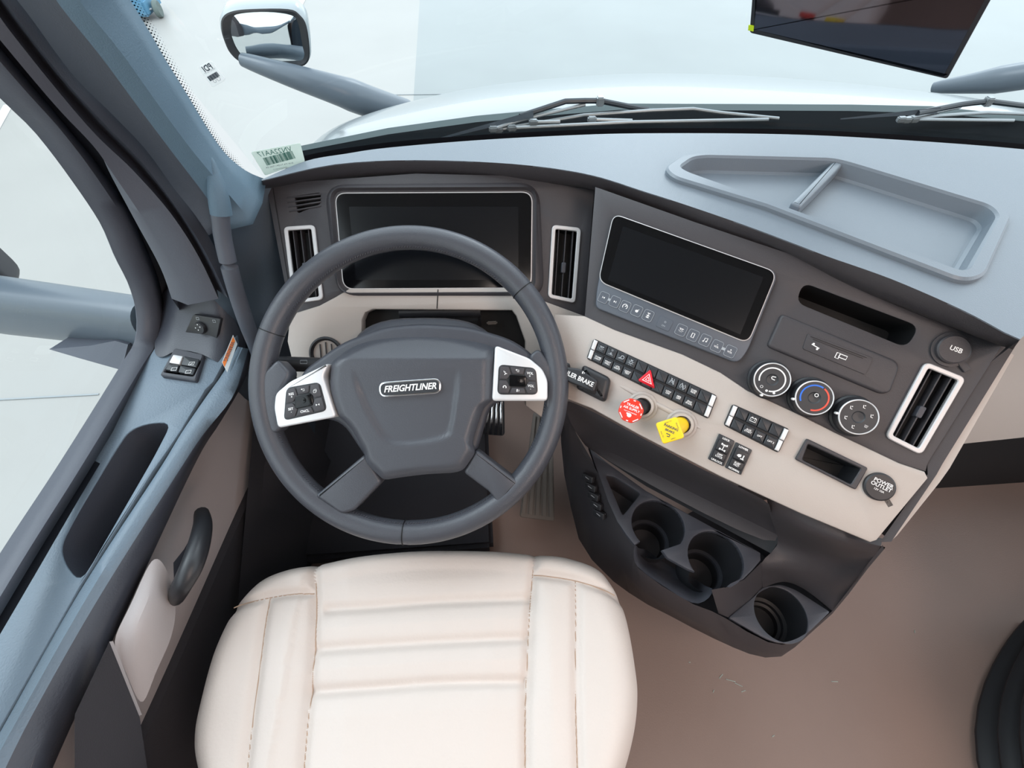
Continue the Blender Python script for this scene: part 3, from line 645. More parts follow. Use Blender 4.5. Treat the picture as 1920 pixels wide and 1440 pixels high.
# glove box panel on the passenger side
b = MB(BEIGE)
gb = [[PY(1900, 630, .52), PY(1960, 640, .54), PY(2300, 640, .56)], [PY(1850, 720, .47), PY(1960, 725, .49), PY(2300, 725, .50)], [PY(1806, 832, .42), PY(1920, 820, .43), PY(2300, 815, .44)]]
gb = [[p+Vector((0, .03, .80-p.z)) for p in gb[0]]]+gb; gb = [[r[0]+Vector((-.16, .10, 0))]+r for r in gb]; b.grid(gb, BEIGE); b.grid([gb[3], [p+Vector((0, .10, -.01)) for p in gb[3]]], DARK); b.build('glove_box', dash, ang=30)
b = MB(RUB); b.grid([[Vector((x, .47, .34)) for x in (.60, 1.0, 1.7)], [Vector((x, .455, .0)) for x in (.60, 1.0, 1.7)]], RUB); b.build('glove_box_shade', dash)  # black wall stands in for the shadow under the glove box

# --- infotainment display
scr = [(1150, 400), (1458, 510), (1403, 645), (1121, 528)]
b = MB(DARK2); bo = rp(SF.ls([(1150, 399), (1461, 510), (1402, 658), (1384, 682), (1116, 577), (1119, 540)], .006), [.014, .014, .01, .01, .008, .01], 6)
b.prism(SF, bo, -.004, .006, KEYP, .002); inf = b.build('infotainment_display', dash)
go = rp(SF.ls(scr, .007), .014, 8)
b = MB(VFR); b.prism(SF, go, .005, .0078, VFR, .0006, 1); b.prism(SF, inset(go, .0013), .0075, .0086, GLS, .0003, 1)
sc2 = b.build('screen', inf)
b = MB(GLS2); b.face([b.bm.verts.new(SF.w(u, v, .009)) for u, v in SF.ls([(1168, 424), (1432, 520), (1388, 627), (1140, 525)], .009)], GLS2); b.build('display_area', sc2)
kk = [(1132, 558), (1153, 566), (1172, 575), (1194, 583), (1215, 592), (1246, 607), (1277, 619), (1299, 629), (1322, 638), (1344, 649), (1369, 659)]
ka, kb = SF.l(*kk[0], h=.006), SF.l(*kk[-1], h=.006); rot = math.atan2(kb[1]-ka[1], kb[0]-ka[0])
icons = ['|<', '>|', 'o', 'e', 'x', '', 'T', '[]', 'n', '-', '+']
def icon(b, fr, u, v, k, s, m, h, rot):
    c, sn = math.cos(rot), math.sin(rot)
    T = lambda x, y: (u+(x*c-y*sn)*s, v+(x*sn+y*c)*s)
    ln = lambda pts, w=.16, cl=False: b.line(fr, [T(*p) for p in pts], w*s, m, h, cl)
    fill = lambda pts: b.face([b.bm.verts.new(fr.w(*T(*p), h)) for p in pts], m)
    arc = lambda r, a, e, w=.16, ox=0, oy=0: ln([(ox+r*math.cos(math.radians(a+(e-a)*i/14)), oy+r*math.sin(math.radians(a+(e-a)*i/14))) for i in range(15)], w)
    if k == '|<': fill([(.4, .35), (-.2, 0), (.4, -.35)]); ln([(-.4, .35), (-.4, -.35)])
    elif k == '>|': fill([(-.4, .35), (-.4, -.35), (.2, 0)]); ln([(.4, .35), (.4, -.35)])
    elif k == 'o': arc(.8, -45, 225, .22); ln([(0, 0), (.35, .5)], .25)
    elif k == 'e': fill([(-.6, 0), (-.3, -.5), (.3, -.5), (.55, 0), (.3, .4), (-.2, .3)]); ln([(.3, .3), (.6, .7)])
    elif k == 'x': ln([(-.5, .8), (.5, .8)], .2); ln([(-.3, 1), (.0, .4), (.3, 1)]); ln([(0, .6), (0, -.8)]); ln([(-.5, 0), (.5, 0)], .3); ln([(-.5, -.6), (.5, -.6)], .3)
    elif k == 'T': ln([(-.7, .5), (.7, .5)]); arc(.45, 180, 360, .16, 0, .5); [ln([(.6*math.cos(a), .2+.6*math.sin(a)), (.9*math.cos(a), .2+.9*math.sin(a))], .12) for a in (-2.6, -2.1, -1.57, -1.04, -.5)]
    elif k == '[]': ln([(-.4, -.7), (.4, -.7), (.4, .7), (-.4, .7)], .24, True)
    elif k == 'n': fill([(-.75, -.6), (-.35, -.75), (-.2, -.45), (-.55, -.25)]); fill([(.15, -.4), (.55, -.55), (.7, -.25), (.3, -.05)]); ln([(-.3, -.45), (-.3, .6), (.6, .8), (.6, -.25)], .2)
    elif k == '-': ln([(-.2, .45), (.2, .45)], .14)
    elif k == '+': ln([(-.25, .5), (.25, .5)], .14); ln([(0, .75), (0, .25)], .14)
    elif k == 'pow': arc(.4, 120, 420, .14, 0, .45); ln([(0, .5), (0, 1)], .14)
    elif k == 'lamp2': icon(b, fr, *T(0, .7), 'T', s*.5, m, h, rot); ln([(-.8, -.6), (0, .1), (.8, -.6)], .14, True); fill([(-.3, -.5), (.3, -.5), (.1, -.1), (-.1, -.1)])
    elif k == 'spot': arc(.5, 0, 360, .2, .35, .15); fill([(-.9, -.6), (.2, -.4), (0, .2)])
    elif k == 'bulb': arc(.4, 0, 360, .2, 0, -.1); fill([(-.2, .2), (.2, .2), (.2, .7), (-.2, .7)]); [ln([(.65*math.cos(a), -.1+.65*math.sin(a)), (.95*math.cos(a), -.1+.95*math.sin(a))], .14) for a in [i*.785+.39 for i in range(8)]]
    elif k == 'lane': ln([(-.7, -.8), (-.3, .9)]); ln([(.7, -.8), (.3, .9)]); ln([(-.6, .9), (.7, -.8)], .2); ln([(-.3, -.3), (.3, -.3), (.3, .2), (-.3, .2)], .14, True)
    elif k == 'aba': arc(.8, 120, 240); arc(.8, -60, 60); ln([(-.5, .9), (.5, -.9)], .2); ln([(-.3, -.3), (.3, -.3), (.3, .3), (-.3, .3)], .14, True)
    elif k == 'batt': ln([(-.8, -.55), (.8, -.55), (.8, .45), (-.8, .45)], .18, True); ln([(-.6, .62), (-.25, .62)], .18); ln([(.25, .62), (.6, .62)], .18); ln([(-.5, -.05), (-.2, -.05)], .12); ln([(.2, -.05), (.5, -.05)], .12); ln([(.35, .1), (.35, -.2)], .12)
    elif k == 'axle': ln([(-.6, .7), (.6, .7)]); ln([(0, .7), (0, -.6)]); ln([(-.6, -.6), (.6, -.6)]); [ln([(x, y-.22), (x, y+.22)], .3) for x in (-.6, .6) for y in (.7, -.6)]; ln([(-.35, .35), (0, .7), (.35, .35)], .12)
    elif k == 'tow': fill([(-.9, -.1), (-.3, -.4), (.1, -.1), (0, .4), (-.6, .3)]); ln([(.1, -.5), (.9, -.5)], .25); ln([(.6, -.5), (.6, .5)], .25)
    elif k == 'back': ln([(-.4, .3), (.5, .3), (.5, -.35), (-.2, -.35)], .16); fill([(-.8, .3), (-.3, .65), (-.3, -.05)])
    elif k == 'wins': ln([(-.6, -.6), (.3, -.6), (.3, .2), (-.6, .2)], .16, True); ln([(-.3, .2), (-.3, .6), (.6, .6), (.6, -.2), (.3, -.2)], .16)
    elif k == 'fol': fill([(-.7, -.4), (-.7, .4), (-.1, 0)]); fill([(.7, -.4), (.7, .4), (.1, 0)])
    elif k == 'call': ln([(-.6, .8), (-.3, .2), (.1, .5)], .25); ln([(-.2, -.7), (.2, -.1), (.7, -.2)], .3); ln([(0, -.1), (.2, .1)], .2)
    elif k == 'end': arc(.6, 0, 180, .3, 0, -.2); ln([(-.7, -.3), (-.3, -.3)], .3); ln([(.3, -.3), (.7, -.3)], .3)
    elif k == 'mic': fill([(-.5, -.5), (-.1, -.5), (-.1, .5), (-.5, .5)]); arc(.4, -60, 60, .16)
    elif k == 'seat': ln([(-.5, .6), (-.2, -.4), (.5, -.4)], .26); b.disc(fr, *T(.1, .6), .22*s, m, h, 8)
    elif k == 'ws': ln([(-.6, .4), (.6, .4), (.4, -.4), (-.4, -.4)], .14, True); ln([(-.2, -.2), (-.1, .2)], .12); ln([(.1, -.2), (.2, .2)], .12)
for i, (x, y) in enumerate(kk):
    u, v = SF.l(x, y, .006); b = MB(KEYP)
    b.prism(SF, rp(rect(u, v, .0148 if i != 5 else .02, .0165, rot), .003, 3), .005, .0068, KEYP, .0006, 1)
    if i != 5: b.line(SF, rp(rect(u, v, .0136, .0150, rot), .003, 3), .0004, GRYP, .0072, True)
    else: icon(b, SF, u, v+.001, 'pow', .003, GRYP, .0072, rot); b.text(SF, u-.0006, v-.0032, 'ON', .0032, GRYP, .0072, rot)
    if icons[i]: icon(b, SF, u, v, icons[i], .0042, WHT, .0072, rot)
    if i >= 9: b.text(SF, u-.0004, v-.0012, 'VOL', .0034, WHT, .0072, rot, off=.02)
    if i in (0, 9):
        p, q = SF.l(*kk[i], h=.006), SF.l(*kk[i+1], h=.006); m_ = (Vector(p)+Vector(q))/2; b.prism(SF, rect(m_.x, m_.y, .006, .0035, rot), .005, .0067, GRYP, 0)
    b.build('key', inf)
# --- climate knobs
def knob(px, py, kind):
    u, v = SF.l(px, py, .022); b = MB(BLKP); O = SF.w(u, v, 0)
    b.lathe(O, SF.n, [(.0262, 0), (.0262, .004), (.024, .006), (.0225, .019), (.021, .0215), (.0205, .022)], BLKP, 48)
    k_ = b.build('climate_knob', dash)
    b = MB(SILV); b.lathe(O, SF.n, [(.0218, .020), (.0218, .0222), (.0212, .0228), (.0204, .0225), (.0202, .021)], SILV, 48); b.build('chrome_ring', k_, label='chrome ring')
    b = MB(BTN); b.lathe(O, SF.n, [(.0203, .021), (.0203, .0218), (.0075, .0218), (.006, .0205), (0, .020)], BTN, 48)
    h = .0222; rx = rot
    def arcl(r, a, e, w_, m_):
        b.line(SF, [(u+r*math.cos(math.radians(a+(e-a)*i/30)), v+r*math.sin(math.radians(a+(e-a)*i/30))) for i in range(31)], w_, m_, h)
    if kind == 0:
        arcl(.0152, 205, -85, .0017, WHT); b.line(SF, circ(u-.0085, v-.0125, .0016, 12), .0005, WHT, h, True); b.disc(SF, u-.0012, v-.0155, .0017, WHT, h, 6)
        b.line(SF, [(u+.003, v+.0005), (u-.001, v+.001), (u-.0018, v+.0025), (u-.001, v+.004), (u+.003, v+.0045)], .0011, WHT, h)
        b.disc(SF, *(SF.l(1451, 737, .022)), .0016, WHT, .0224, 10)
    elif kind == 1:
        arcl(.0158, 215, 72, .0019, BLU); arcl(.0158, 66, -85, .0019, REDP); b.line(SF, circ(u+.001, v+.004, .0022, 6), .0009, WHT, h, True)
    else:
        for q in range(6):
            a = rot+math.radians(60*q+30); icon(b, SF, u+.0138*math.cos(a), v+.0138*math.sin(a), 'ws' if q == 5 else 'seat', .0032, WHT, h, rot)
    b.build('knob_face', k_)
    # pointer nub
    a = {0: -100, 1: 205, 2: 190}[kind]
    b = MB(WHT); b.lathe(SF.w(u+.0232*math.cos(math.radians(a)), v+.0232*math.sin(math.radians(a)), .019), SF.n, [(.0016, -.004), (.0016, .003), (0, .0034)], WHT, 10); b.build('pointer', k_)
knob(1448, 712, 0); knob(1527, 746, 1); knob(1610, 782, 2)
def cap(fr, px, py, txt, name, tail, ear):
    u, v = fr.l(px, py, .008); O = fr.w(u, v, 0); b = MB(DARK)
    m_ = DARK if name[0] == 'u' else BLKP
    b.lathe(O, fr.n, [(.0208, 0), (.0208, .003), (.0175, .0035), (.0172, .008), (.0155, .0095), (0, .0098)], m_, 40)
    tu, tv = fr.l(*tail); d_ = Vector((tu-u, tv-v)); mid = Vector((u, v))+d_*.8
    b.prism(fr, rp(rect(mid.x, mid.y, d_.length*.6, .008, math.atan2(d_.y, d_.x)), .001, 2), 0, .004, m_, .001)
    eu, ev = fr.l(*ear, h=.006); b.prism(fr, rp(rect((eu*.7+u*.3), (ev*.7+v*.3), (Vector((eu, ev))-Vector((u, v))).length*.9, .012, math.atan2(ev-v, eu-u)), .004, 3), .001, .008, m_, .002)
    for k, (t_, sz) in enumerate(txt): b.text(fr, u+.001-k*.0008, v+.003*(len(txt)-1)-k*.0052, t_, sz, WHT, .0101, rot, off=.02)
    return b.build(name, dash)
cap(SF, 1789, 655, [('USB', .0078)], 'usb_cap', (1809, 692), (1762, 660))
b2r = rot
# --- beige switch panel
bo_ = BF.ls([(1096, 593), (1153, 619), (1280, 665), (1351, 699), (1400, 732), (1500, 778), (1563, 810), (1684, 868), (1732, 884), (1738, 896), (1642, 1012), (1630, 1016), (1500, 962), (1350, 893), (1200, 816), (1110, 766), (1068, 750), (1040, 742), (1040, 590)])
hs = [(1514, 832), (1613, 878), (1594, 908), (1503, 862)]
b = plate(BF, bo_, [hole(BF, hs, .003)], -.02, .004, BEIGE, .003)
# moulded ridge above the brake knobs
b.tube([BF.w(*BF.l(x, y), .0025) for x, y in ((1163, 724), (1190, 737), (1240, 763), (1290, 789), (1314, 804))], [.002, .0042, .0042, .0042, .002], BEIGE, 10)
sp = b.build('switch_panel', dash, ang=40, label='beige lower panel')
b = MB(DARK); oo = rp(BF.ls([(1512, 822), (1626, 877), (1603, 918), (1490, 861)], .005), .0025, 4); ii = rp(BF.ls(hs, .005), .0025, 4); b.ringp(BF, oo, ii, .003, .008, DARK, .0012); b.pocket(BF, ii, .04, BLKP, VOID, .006, .003); b.build('coin_pocket', dash)
cap(BF, 1650, 913, [('POWER', .0064), ('OUTLET', .0064), ('12V 10A', .0034)], 'power_outlet_cap', (1666, 946), (1625, 920))
# --- switch banks
def bank(quad, ncol, top, bot, name, hz=None):
    q = BF.ls(quad, .008); a, b_, c, d_ = [Vector(p) for p in q]
    rt = math.atan2((b_-a).y, (b_-a).x)
    bb = MB(BLKP); bb.prism(BF, rp([tuple(p) for p in (a, b_, c, d_)], [.004, .004, .004, .004], 4), .002, .006, RUB, .001); ob = bb.build(name, dash)
    e0 = .045 if ncol > 6 else .105; W = (b_-a).length
    for side in (0, 1):
        for r in (0, 1):
            def at(s_, t_): return a.lerp(b_, s_).lerp(d_.lerp(c, s_), t_)
            s0, s1 = ((.008, e0-.004) if side == 0 else (1-e0+.004, .992)) if ncol > 6 else ((.02, e0-.01) if side == 0 else (1-e0+.01, .98))
            t0, t1 = (.05, .5) if r == 0 else (.52, .95)
            cb = MB(SILV); cb.prism(BF, [tuple(at(s0, t0)), tuple(at(s1, t0)), tuple(at(s1, t1)), tuple(at(s0, t1))], .004, .0105 if r == 0 else .009, SILV, .0015); cb.build('end_cap', ob, label='chrome end cap')
    cw = (1-2*e0)/ncol
    for i in range(ncol):
        for r in (0, 1):
            if hz is not None and i == hz and r: continue
            s0, s1 = e0+cw*i+cw*.03, e0+cw*(i+1)-cw*.03; t0, t1 = (.06, .47) if r == 0 else (.56, .95)
            P4 = [at(s0, t0), at(s1, t0), at(s1, t1), at(s0, t1)]; cb = MB(BTN); cb.prism(BF, rp([tuple(p) for p in P4], .0008, 2), .004, .0095, BTN, .0012)
            ce = sum(P4, Vector((0, 0)))/4; t_ = (top, bot)[r][i]
            if t_.startswith('@'): icon(cb, BF, ce.x, ce.y, t_[1:], .0046, WHT if ncol < 6 else GRYP, .0099, rt)
            elif t_: cb.text(BF, ce.x, ce.y, t_, .0032, WHT, .0099, rt, off=.02)
            cb.build('switch', ob)
    return ob, at, rt
SB, at_, rt = bank([(1113, 634), (1346, 742), (1329, 786), (1099, 672)], 11, ['@T', '@lamp2', '@spot', '@bulb', '', '', '', '@lane', '@aba', 'OVER\nRIDE', ''], ['DOME\nLIGHT', 'FOOT\nWELL', 'UTIL\nLIGHT', 'LIGHT\nTEST', '', '', '', 'LDW\nOFF', 'ABA\nOFF', 'ENG\nSHDN', ''], 'switch_bank')
bank([(1374, 757), (1482, 805), (1461, 850), (1357, 797)], 4, ['', '@batt', '', ''], ['', 'AUX\nSTART', 'OPT', 'OPT 2'], 'switch_bank')
# hazard button
HB = MB(HRED); tri = BF.ls([(1219, 695), (1197, 713), (1225, 730)], .014); tri = BF.ls([(1220, 692), (1195, 713), (1228, 729)], .014)
HB.prism(BF, rp(tri, .0035, 5), .004, .014, HRED, .002); ct = (sum(p[0] for p in tri)/3, sum(p[1] for p in tri)/3)
sc_ = lambda k: [(ct[0]+(x-ct[0])*k, ct[1]+(y-ct[1])*k) for x, y in tri]
HB.line(BF, sc_(.5), .0014, WHT, .0145, True); HB.line(BF, sc_(.22), .0012, WHT, .0145, True); HB.build('hazard_button', SB, label='red triangular hazard button')
# paired rockers
for quad, ic, l1, l2, l3 in (([(1349, 813), (1378, 827), (1357, 875), (1328, 861)], 'axle', 'LOCK', 'DIFF\nLOCK', 'UNLOCK'), ([(1381, 829), (1411, 844), (1390, 891), (1360, 877)], 'tow', 'LOWER', 'SUSP\nHGT', 'NORMAL')):
    q = [Vector(p) for p in BF.ls(quad, .008)]; bb = MB(BLKP); bb.prism(BF, rp([tuple(p) for p in q], .0012, 2), .002, .007, BTN, .001); at2 = lambda s_, t_: q[0].lerp(q[1], s_).lerp(q[3].lerp(q[2], s_), t_)
    for t_, tx in ((.09, l1), (.93, l3)): c_ = at2(.5, t_); bb.text(BF, c_.x, c_.y, tx, .0036, WHT, .0075, rt, off=.03)
    ob = bb.build('rocker_switch_frame', dash)
    for t0, t1, h1 in ((.18, .55, .0115), (.57, .86, .0095)):
        cb = MB(BTN); cb.prism(BF, [tuple(at2(.12, t0)), tuple(at2(.88, t0)), tuple(at2(.88, t1)), tuple(at2(.12, t1))], .005, h1, BLKP, .0014)
        ce = at2(.5, (t0+t1)/2)
        if t0 < .3: icon(cb, BF, ce.x, ce.y-.001, ic, .0056, WHT, h1+.0004, rt)
        else: cb.text(BF, ce.x, ce.y, l2, .0036, WHT, h1+.0004, rt, off=.02)
        cb.build('rocker', ob)
# brake knobs
def bknob(px, py, cpx, cpy, m, nm, lab, octa):
    u0, v0 = BF.l(cpx, cpy, .004); O = BF.w(u0, v0, .003); T_ = PP(px, py, BF.O+BF.n*.034, BF.n); ax = (T_-O)
    bb = MB(VFR); bb.lathe(O, BF.n, [(.021, 0), (.0205, .003), (.018, .0045), (.0165, .004), (.0155, .010), (.012, .0105)], BEIGE, 36); cl = bb.build('collar', dash)
    bb = MB(m); n_ = (ax.normalized()*.25+BF.n*.75).normalized(); n_ = (BF.n*.8+(CAM-T_).normalized()*.2).normalized()
    bb.lathe(O, ax, [(.012, .002), (.012, ax.length*.6), (.0125, ax.length-.004), (0, ax.length-.003)], BLKP if octa else YEL, 28)
    kf = Frame(T_, n_, BF.ex)
    if octa: shp = rp([(.0172*math.cos(math.radians(22.5+45*i)), .0172*math.sin(math.radians(22.5+45*i))) for i in range(8)], .003, 3); shp = [(x, y) for x, y in shp]
    else: shp = rp(rect(0, 0, .029, .029, math.radians(40)), .004, 5)
    bb.prism(kf, shp, -.006, .003, m, .0015)
    r_ = math.radians(-2)
    if octa:
        r_ = math.radians(-1)
        for k, (t_, sz) in enumerate((('TRAILER', .0046), ('AIR SUPPLY', .0044), ('NOT FOR PARKING', .0020))): bb.text(kf, 0, .0068-k*.0046, t_, sz, WHT, .0034, r_, off=.02)
        bb.disc(kf, 0, -.0065, .0028, WHT, .0034, 16, 1.1); bb.line(kf, [(-.0045, -.0048), (0, -.005)], .0018, WHT, .0035)
        for i in range(8):
            a = math.radians(45*i); e = math.radians(45*i+90); l_ = .004 if i % 2 else .0015
            if i != 2 or 1: bb.line(kf, [(.0142*math.cos(a)-l_*math.cos(e), .0142*math.sin(a)-l_*math.sin(e)), (.0142*math.cos(a)+l_*math.cos(e), .0142*math.sin(a)+l_*math.sin(e))], .0013, WHT, .0034)
    else:
        for k, (t_, sz) in enumerate((('PARKING', .0046), ('BRAKE', .0042))): bb.text(kf, 0, .0042-k*.0052, t_, sz, INK, .0034, r_, off=.02)
        bb.line(kf, [(-.003, -.0052), (.002, -.0054), (.002, -.0082), (-.001, -.0084)], .0012, INK, .0034)
        for sx in (-1, 1): bb.text(kf, sx*.0075, -.0085, 'PULL TO' if sx < 0 else 'APPLY', .0022, INK, .0034, sx*math.radians(45)+r_)
        for sx in (-1, 1): bb.text(kf, sx*.006, .0095, 'PUSH TO' if sx < 0 else 'RELEASE', .0022, INK, .0034, -sx*math.radians(45)+r_)
    bb.build(nm, cl, label=lab)
bknob(1183, 770, 1204, 762, RED, 'trailer_air_knob', 'red octagonal knob', True)
bknob(1256, 807, 1277, 796, YEL, 'parking_brake_knob', 'yellow diamond knob', False)
# trailer brake housing
bb = MB(BLKP); bb.prism(BF, rp(BF.ls([(1093, 683), (1146, 709), (1135, 756), (1079, 728)], .015), [.006, .008, .008, .006], 5), .002, .02, BLKP, .008, 4)
bb.prism(BF, rp(BF.ls([(1098, 714), (1122, 722), (1116, 740), (1092, 732)], .02), .002, 3), .018, .021, VOID, .001); bb.build('lever_housing', dash)
#@@CONSOLE
# ================================================================== CENTRE CONSOLE
con = thing('center_console', 'dark charcoal lower console with cup holders beneath the beige switch panel', 'console', (.4, .25, 0))
ringU = [(1060, 752, .62), (1072, 790, .54), (1094, 850, .47), (1121, 886, .45), (1140, 940, .45), (1157, 978, .45), (1190, 1022, .447), (1188, 1042, .44), (1197, 1066, .42), (1240, 1098, .415), (1300, 1133, .415), (1335, 1146, .40), (1362, 1160, .362), (1400, 1184, .36), (1440, 1204, .36), (1468, 1209, .36), (1492, 1202, .36), (1530, 1172, .36), (1560, 1146, .362), (1590, 1108, .44), (1625, 1060, .54), (1655, 1022, .60)]
ringM = [(1050, 760, .56), (1052, 830, .44), (1058, 890, .36), (1070, 950, .31), (1085, 1010, .28), (1110, 1050, .28), (1150, 1090, .28), (1180, 1112, .28), (1215, 1134, .28), (1255, 1154, .28), (1300, 1178, .28), (1340, 1198, .28), (1375, 1214, .28), (1405, 1226, .28), (1435, 1233, .28), (1465, 1231, .28), (1490, 1214, .29), (1528, 1176, .30), (1560, 1147, .31), (1592, 1110, .38), (1628, 1062, .47), (1660, 1026, .54)]
rU = [PZ(*p) for p in ringU]; rM = [PZ(*p) for p in ringM]
rB = [Vector((p.x*.55+.5*.45, p.y*.35+.62*.65, 0.0)) for p in rM]
b = MB(DARK); b.grid([rU, [a.lerp(c, .5)+Vector((-.002, -.004, 0)) for a, c in zip(rU, rM)], rM, rB], DARK); b.build('console_body', con, ang=45)
# recess behind the tray, under the panel
def cr(l): return [PZ(*p) for p in l]
r0 = cr([(1060, 748, .632), (1110, 770, .628), (1200, 820, .622), (1350, 897, .615), (1445, 941, .612)])
r1 = cr([(1058, 754, .622), (1104, 778, .612), (1195, 828, .606), (1345, 906, .60), (1443, 951, .597)])
r2 = cr([(1066, 790, .56), (1108, 800, .54), (1200, 845, .53), (1340, 915, .52), (1447, 966, .53)])
r3 = cr([(1094, 832, .47), (1130, 842, .465), (1210, 880, .462), (1330, 940, .462), (1462, 1006, .465)])
r4 = cr([(1100, 838, .456), (1130, 858, .452), (1212, 905, .452), (1322, 965, .452), (1452, 1026, .452)])
b = MB(DARK); b.grid([r0, r1, r2, r3, r4], DARK); b.build('shelf_recess', con, ang=50, sub=1)
# sloping face between tray and lower cup plate
g = [cr([(1436, 928, .598), (1510, 957, .598), (1585, 990, .598), (1655, 1010, .598)]), cr([(1445, 968, .545), (1510, 994, .575), (1580, 1014, .59), (1650, 1027, .597)]), cr([(1458, 1020, .449), (1515, 1035, .47), (1575, 1048, .50), (1632, 1052, .55)]),
     cr([(1427, 1055, .44), (1485, 1068, .425), (1550, 1082, .44), (1610, 1085, .49)]), cr([(1428, 1078, .405), (1470, 1082, .395), (1520, 1100, .39), (1585, 1115, .42)]),
     cr([(1430, 1102, .366), (1470, 1091, .368), (1510, 1106, .367), (1561, 1146, .364)])]
b = MB(DARK); b.grid([cr([(1334, 1106, .445), (1365, 1100, .445), (1395, 1087, .445), (1428, 1054, .445)]), cr([(1347, 1150, .375), (1366, 1158, .362), (1404, 1128, .362), (1431, 1101, .362)])], DARK); b.build('tray_side', con, ang=60)
b = MB(DARK); b.grid(patch(g), DARK); b.build('side_face', con, ang=80)
b = MB(BLKP); b.face([b.bm.verts.new(PZ(x, y, .432)) for x, y in ((1118, 850), (1150, 846), (1468, 1000), (1446, 1038), (1330, 975), (1212, 912))], BLKP); b.build('tray_base', con)
# tray plate
KF = Frame(Vector((.3, .3, .45)), Vector((0, 0, 1)), Vector((1, 0, 0)))
c1 = KF.l(1234, 984); c2 = KF.l(1342, 1046); e1 = KF.l(1283, 984); R1 = abs(e1[0]-c1[0])
def carc(c, R_, a, e, n=26): return [(c[0]+R_*math.cos(math.radians(a+(e-a)*i/(n-1))), c[1]+R_*math.sin(math.radians(a+(e-a)*i/(n-1)))) for i in range(n)]
outl = KF.ls([(1426, 1036), (1330, 985), (1212, 920), (1140, 868), (1104, 838), (1121, 886), (1140, 940), (1157, 978), (1175, 1003), (1190, 1022)])
outl += carc(c1, R1, 215, -50)+KF.ls([(1241, 1031), (1252, 1046), (1292, 1068)])+carc(c2, R1, 205, -85)+KF.ls([(1362, 1101), (1394, 1086), (1412, 1068), (1427, 1050)])
trih = rp(KF.ls([(1135, 890), (1152, 893), (1201, 925), (1168, 967)]), .006, 4)
plate(KF, outl, [trih], -.01, 0, DARK2, .002).build('cup_tray', con, ang=40)
b = MB(BLKP); b.pocket(KF, trih, .04, DARK, DARK, -.004, .002); b.build('phone_pocket', con)
for c in (c1, c2):
    O = KF.w(c[0], c[1], 0); b = MB(BLKP); n = 48; rows = []
    for h_, R_ in ((-.004, R1), (-.03, R1), (-.085, R1-.004), (-.088, R1-.008), (-.094, R1-.009), (-.105, R1-.014)):
        row = []
        for i in range(n):
            a = 2*math.pi*i/n; low = max(0, min(1, (math.cos(a-math.radians(-110))-.55)*5)); hh = min(h_, -.045*low) if h_ > -.05 else h_
            row.append(O+Vector((R_*math.cos(a), R_*math.sin(a), hh)))
        rows.append(row)
    vv = b.grid(rows, BLKP, True); b.face(vv[-1], DARK); b.lathe(O, Vector((0, 0, 1)), [(R1-.004, -.082), (R1-.010, -.081), (R1-.011, -.086)], DARK2, 48); b.build('cup_holder', con)
tb = [cr([(1190, 1022, .447), (1188, 1042, .44), (1197, 1064, .425), (1240, 1096, .42), (1300, 1131, .42), (1330, 1120, .43), (1336, 1104, .445)]),
      cr([(1194, 1024, .44), (1195, 1042, .43), (1207, 1062, .415), (1246, 1088, .41), (1302, 1118, .41), (1322, 1112, .42), (1332, 1102, .43)]),
      cr([(1198, 1028, .41), (1205, 1042, .39), (1220, 1056, .375), (1252, 1076, .37), (1296, 1100, .37), (1314, 1102, .38), (1322, 1098, .40)]),
      cr([(1210, 1030, .38), (1222, 1038, .37), (1235, 1048, .365), (1258, 1062, .36), (1290, 1080, .36), (1304, 1086, .365), (1310, 1090, .37)])]
b = MB(DARK2); b.grid(patch(tb), DARK2); b.build('tray_lip', con, ang=80)
# lower cup plate
KL = Frame(Vector((.45, .12, .366)), Vector((0, 0, 1)), Vector((1, 0, 0)))
c3 = KL.l(1464, 1151); R3 = abs(KL.l(1512, 1151)[0]-c3[0])
lo_ = rp(KL.ls([(1366, 1158), (1430, 1103), (1460, 1094), (1490, 1104), (1557, 1147), (1506, 1196), (1470, 1208), (1440, 1200)]), [.004, .02, .02, .02, .004, .02, .02, .02], 5)
plate(KL, lo_, [circ(*c3, R3, 48)], -.006, 0, DARK2, .0015).build('lower_cup_plate', con)
b = MB(BLKP); b.lathe(KL.w(c3[0], c3[1]), Vector((0, 0, 1)), [(R3, -.003), (R3-.001, -.07), (R3-.007, -.071), (R3-.008, -.078), (R3-.013, -.079), (R3-.014, -.09), (0, -.09)], BLKP, 48); b.build('cup_holder', con)
# side buttons strip on console left flank
for k in range(5):
    x0, y0 = 1106+k*5.2, 892+k*17
    p = PZ(x0, y0, .44-.004*k); b = MB(BLKP); fr_ = Frame(p+Vector((-.004, -.004, 0)), Vector((-.75, -.45, .5)))
    b.prism(fr_, rp(rect(0, 0, .022, .012, .5), .002, 2), -.004, .003, BLKP, .001); b.line(fr_, [(-.004, 0), (.004, .002)], .001, GRYP, .0034); b.build('side_button', con)

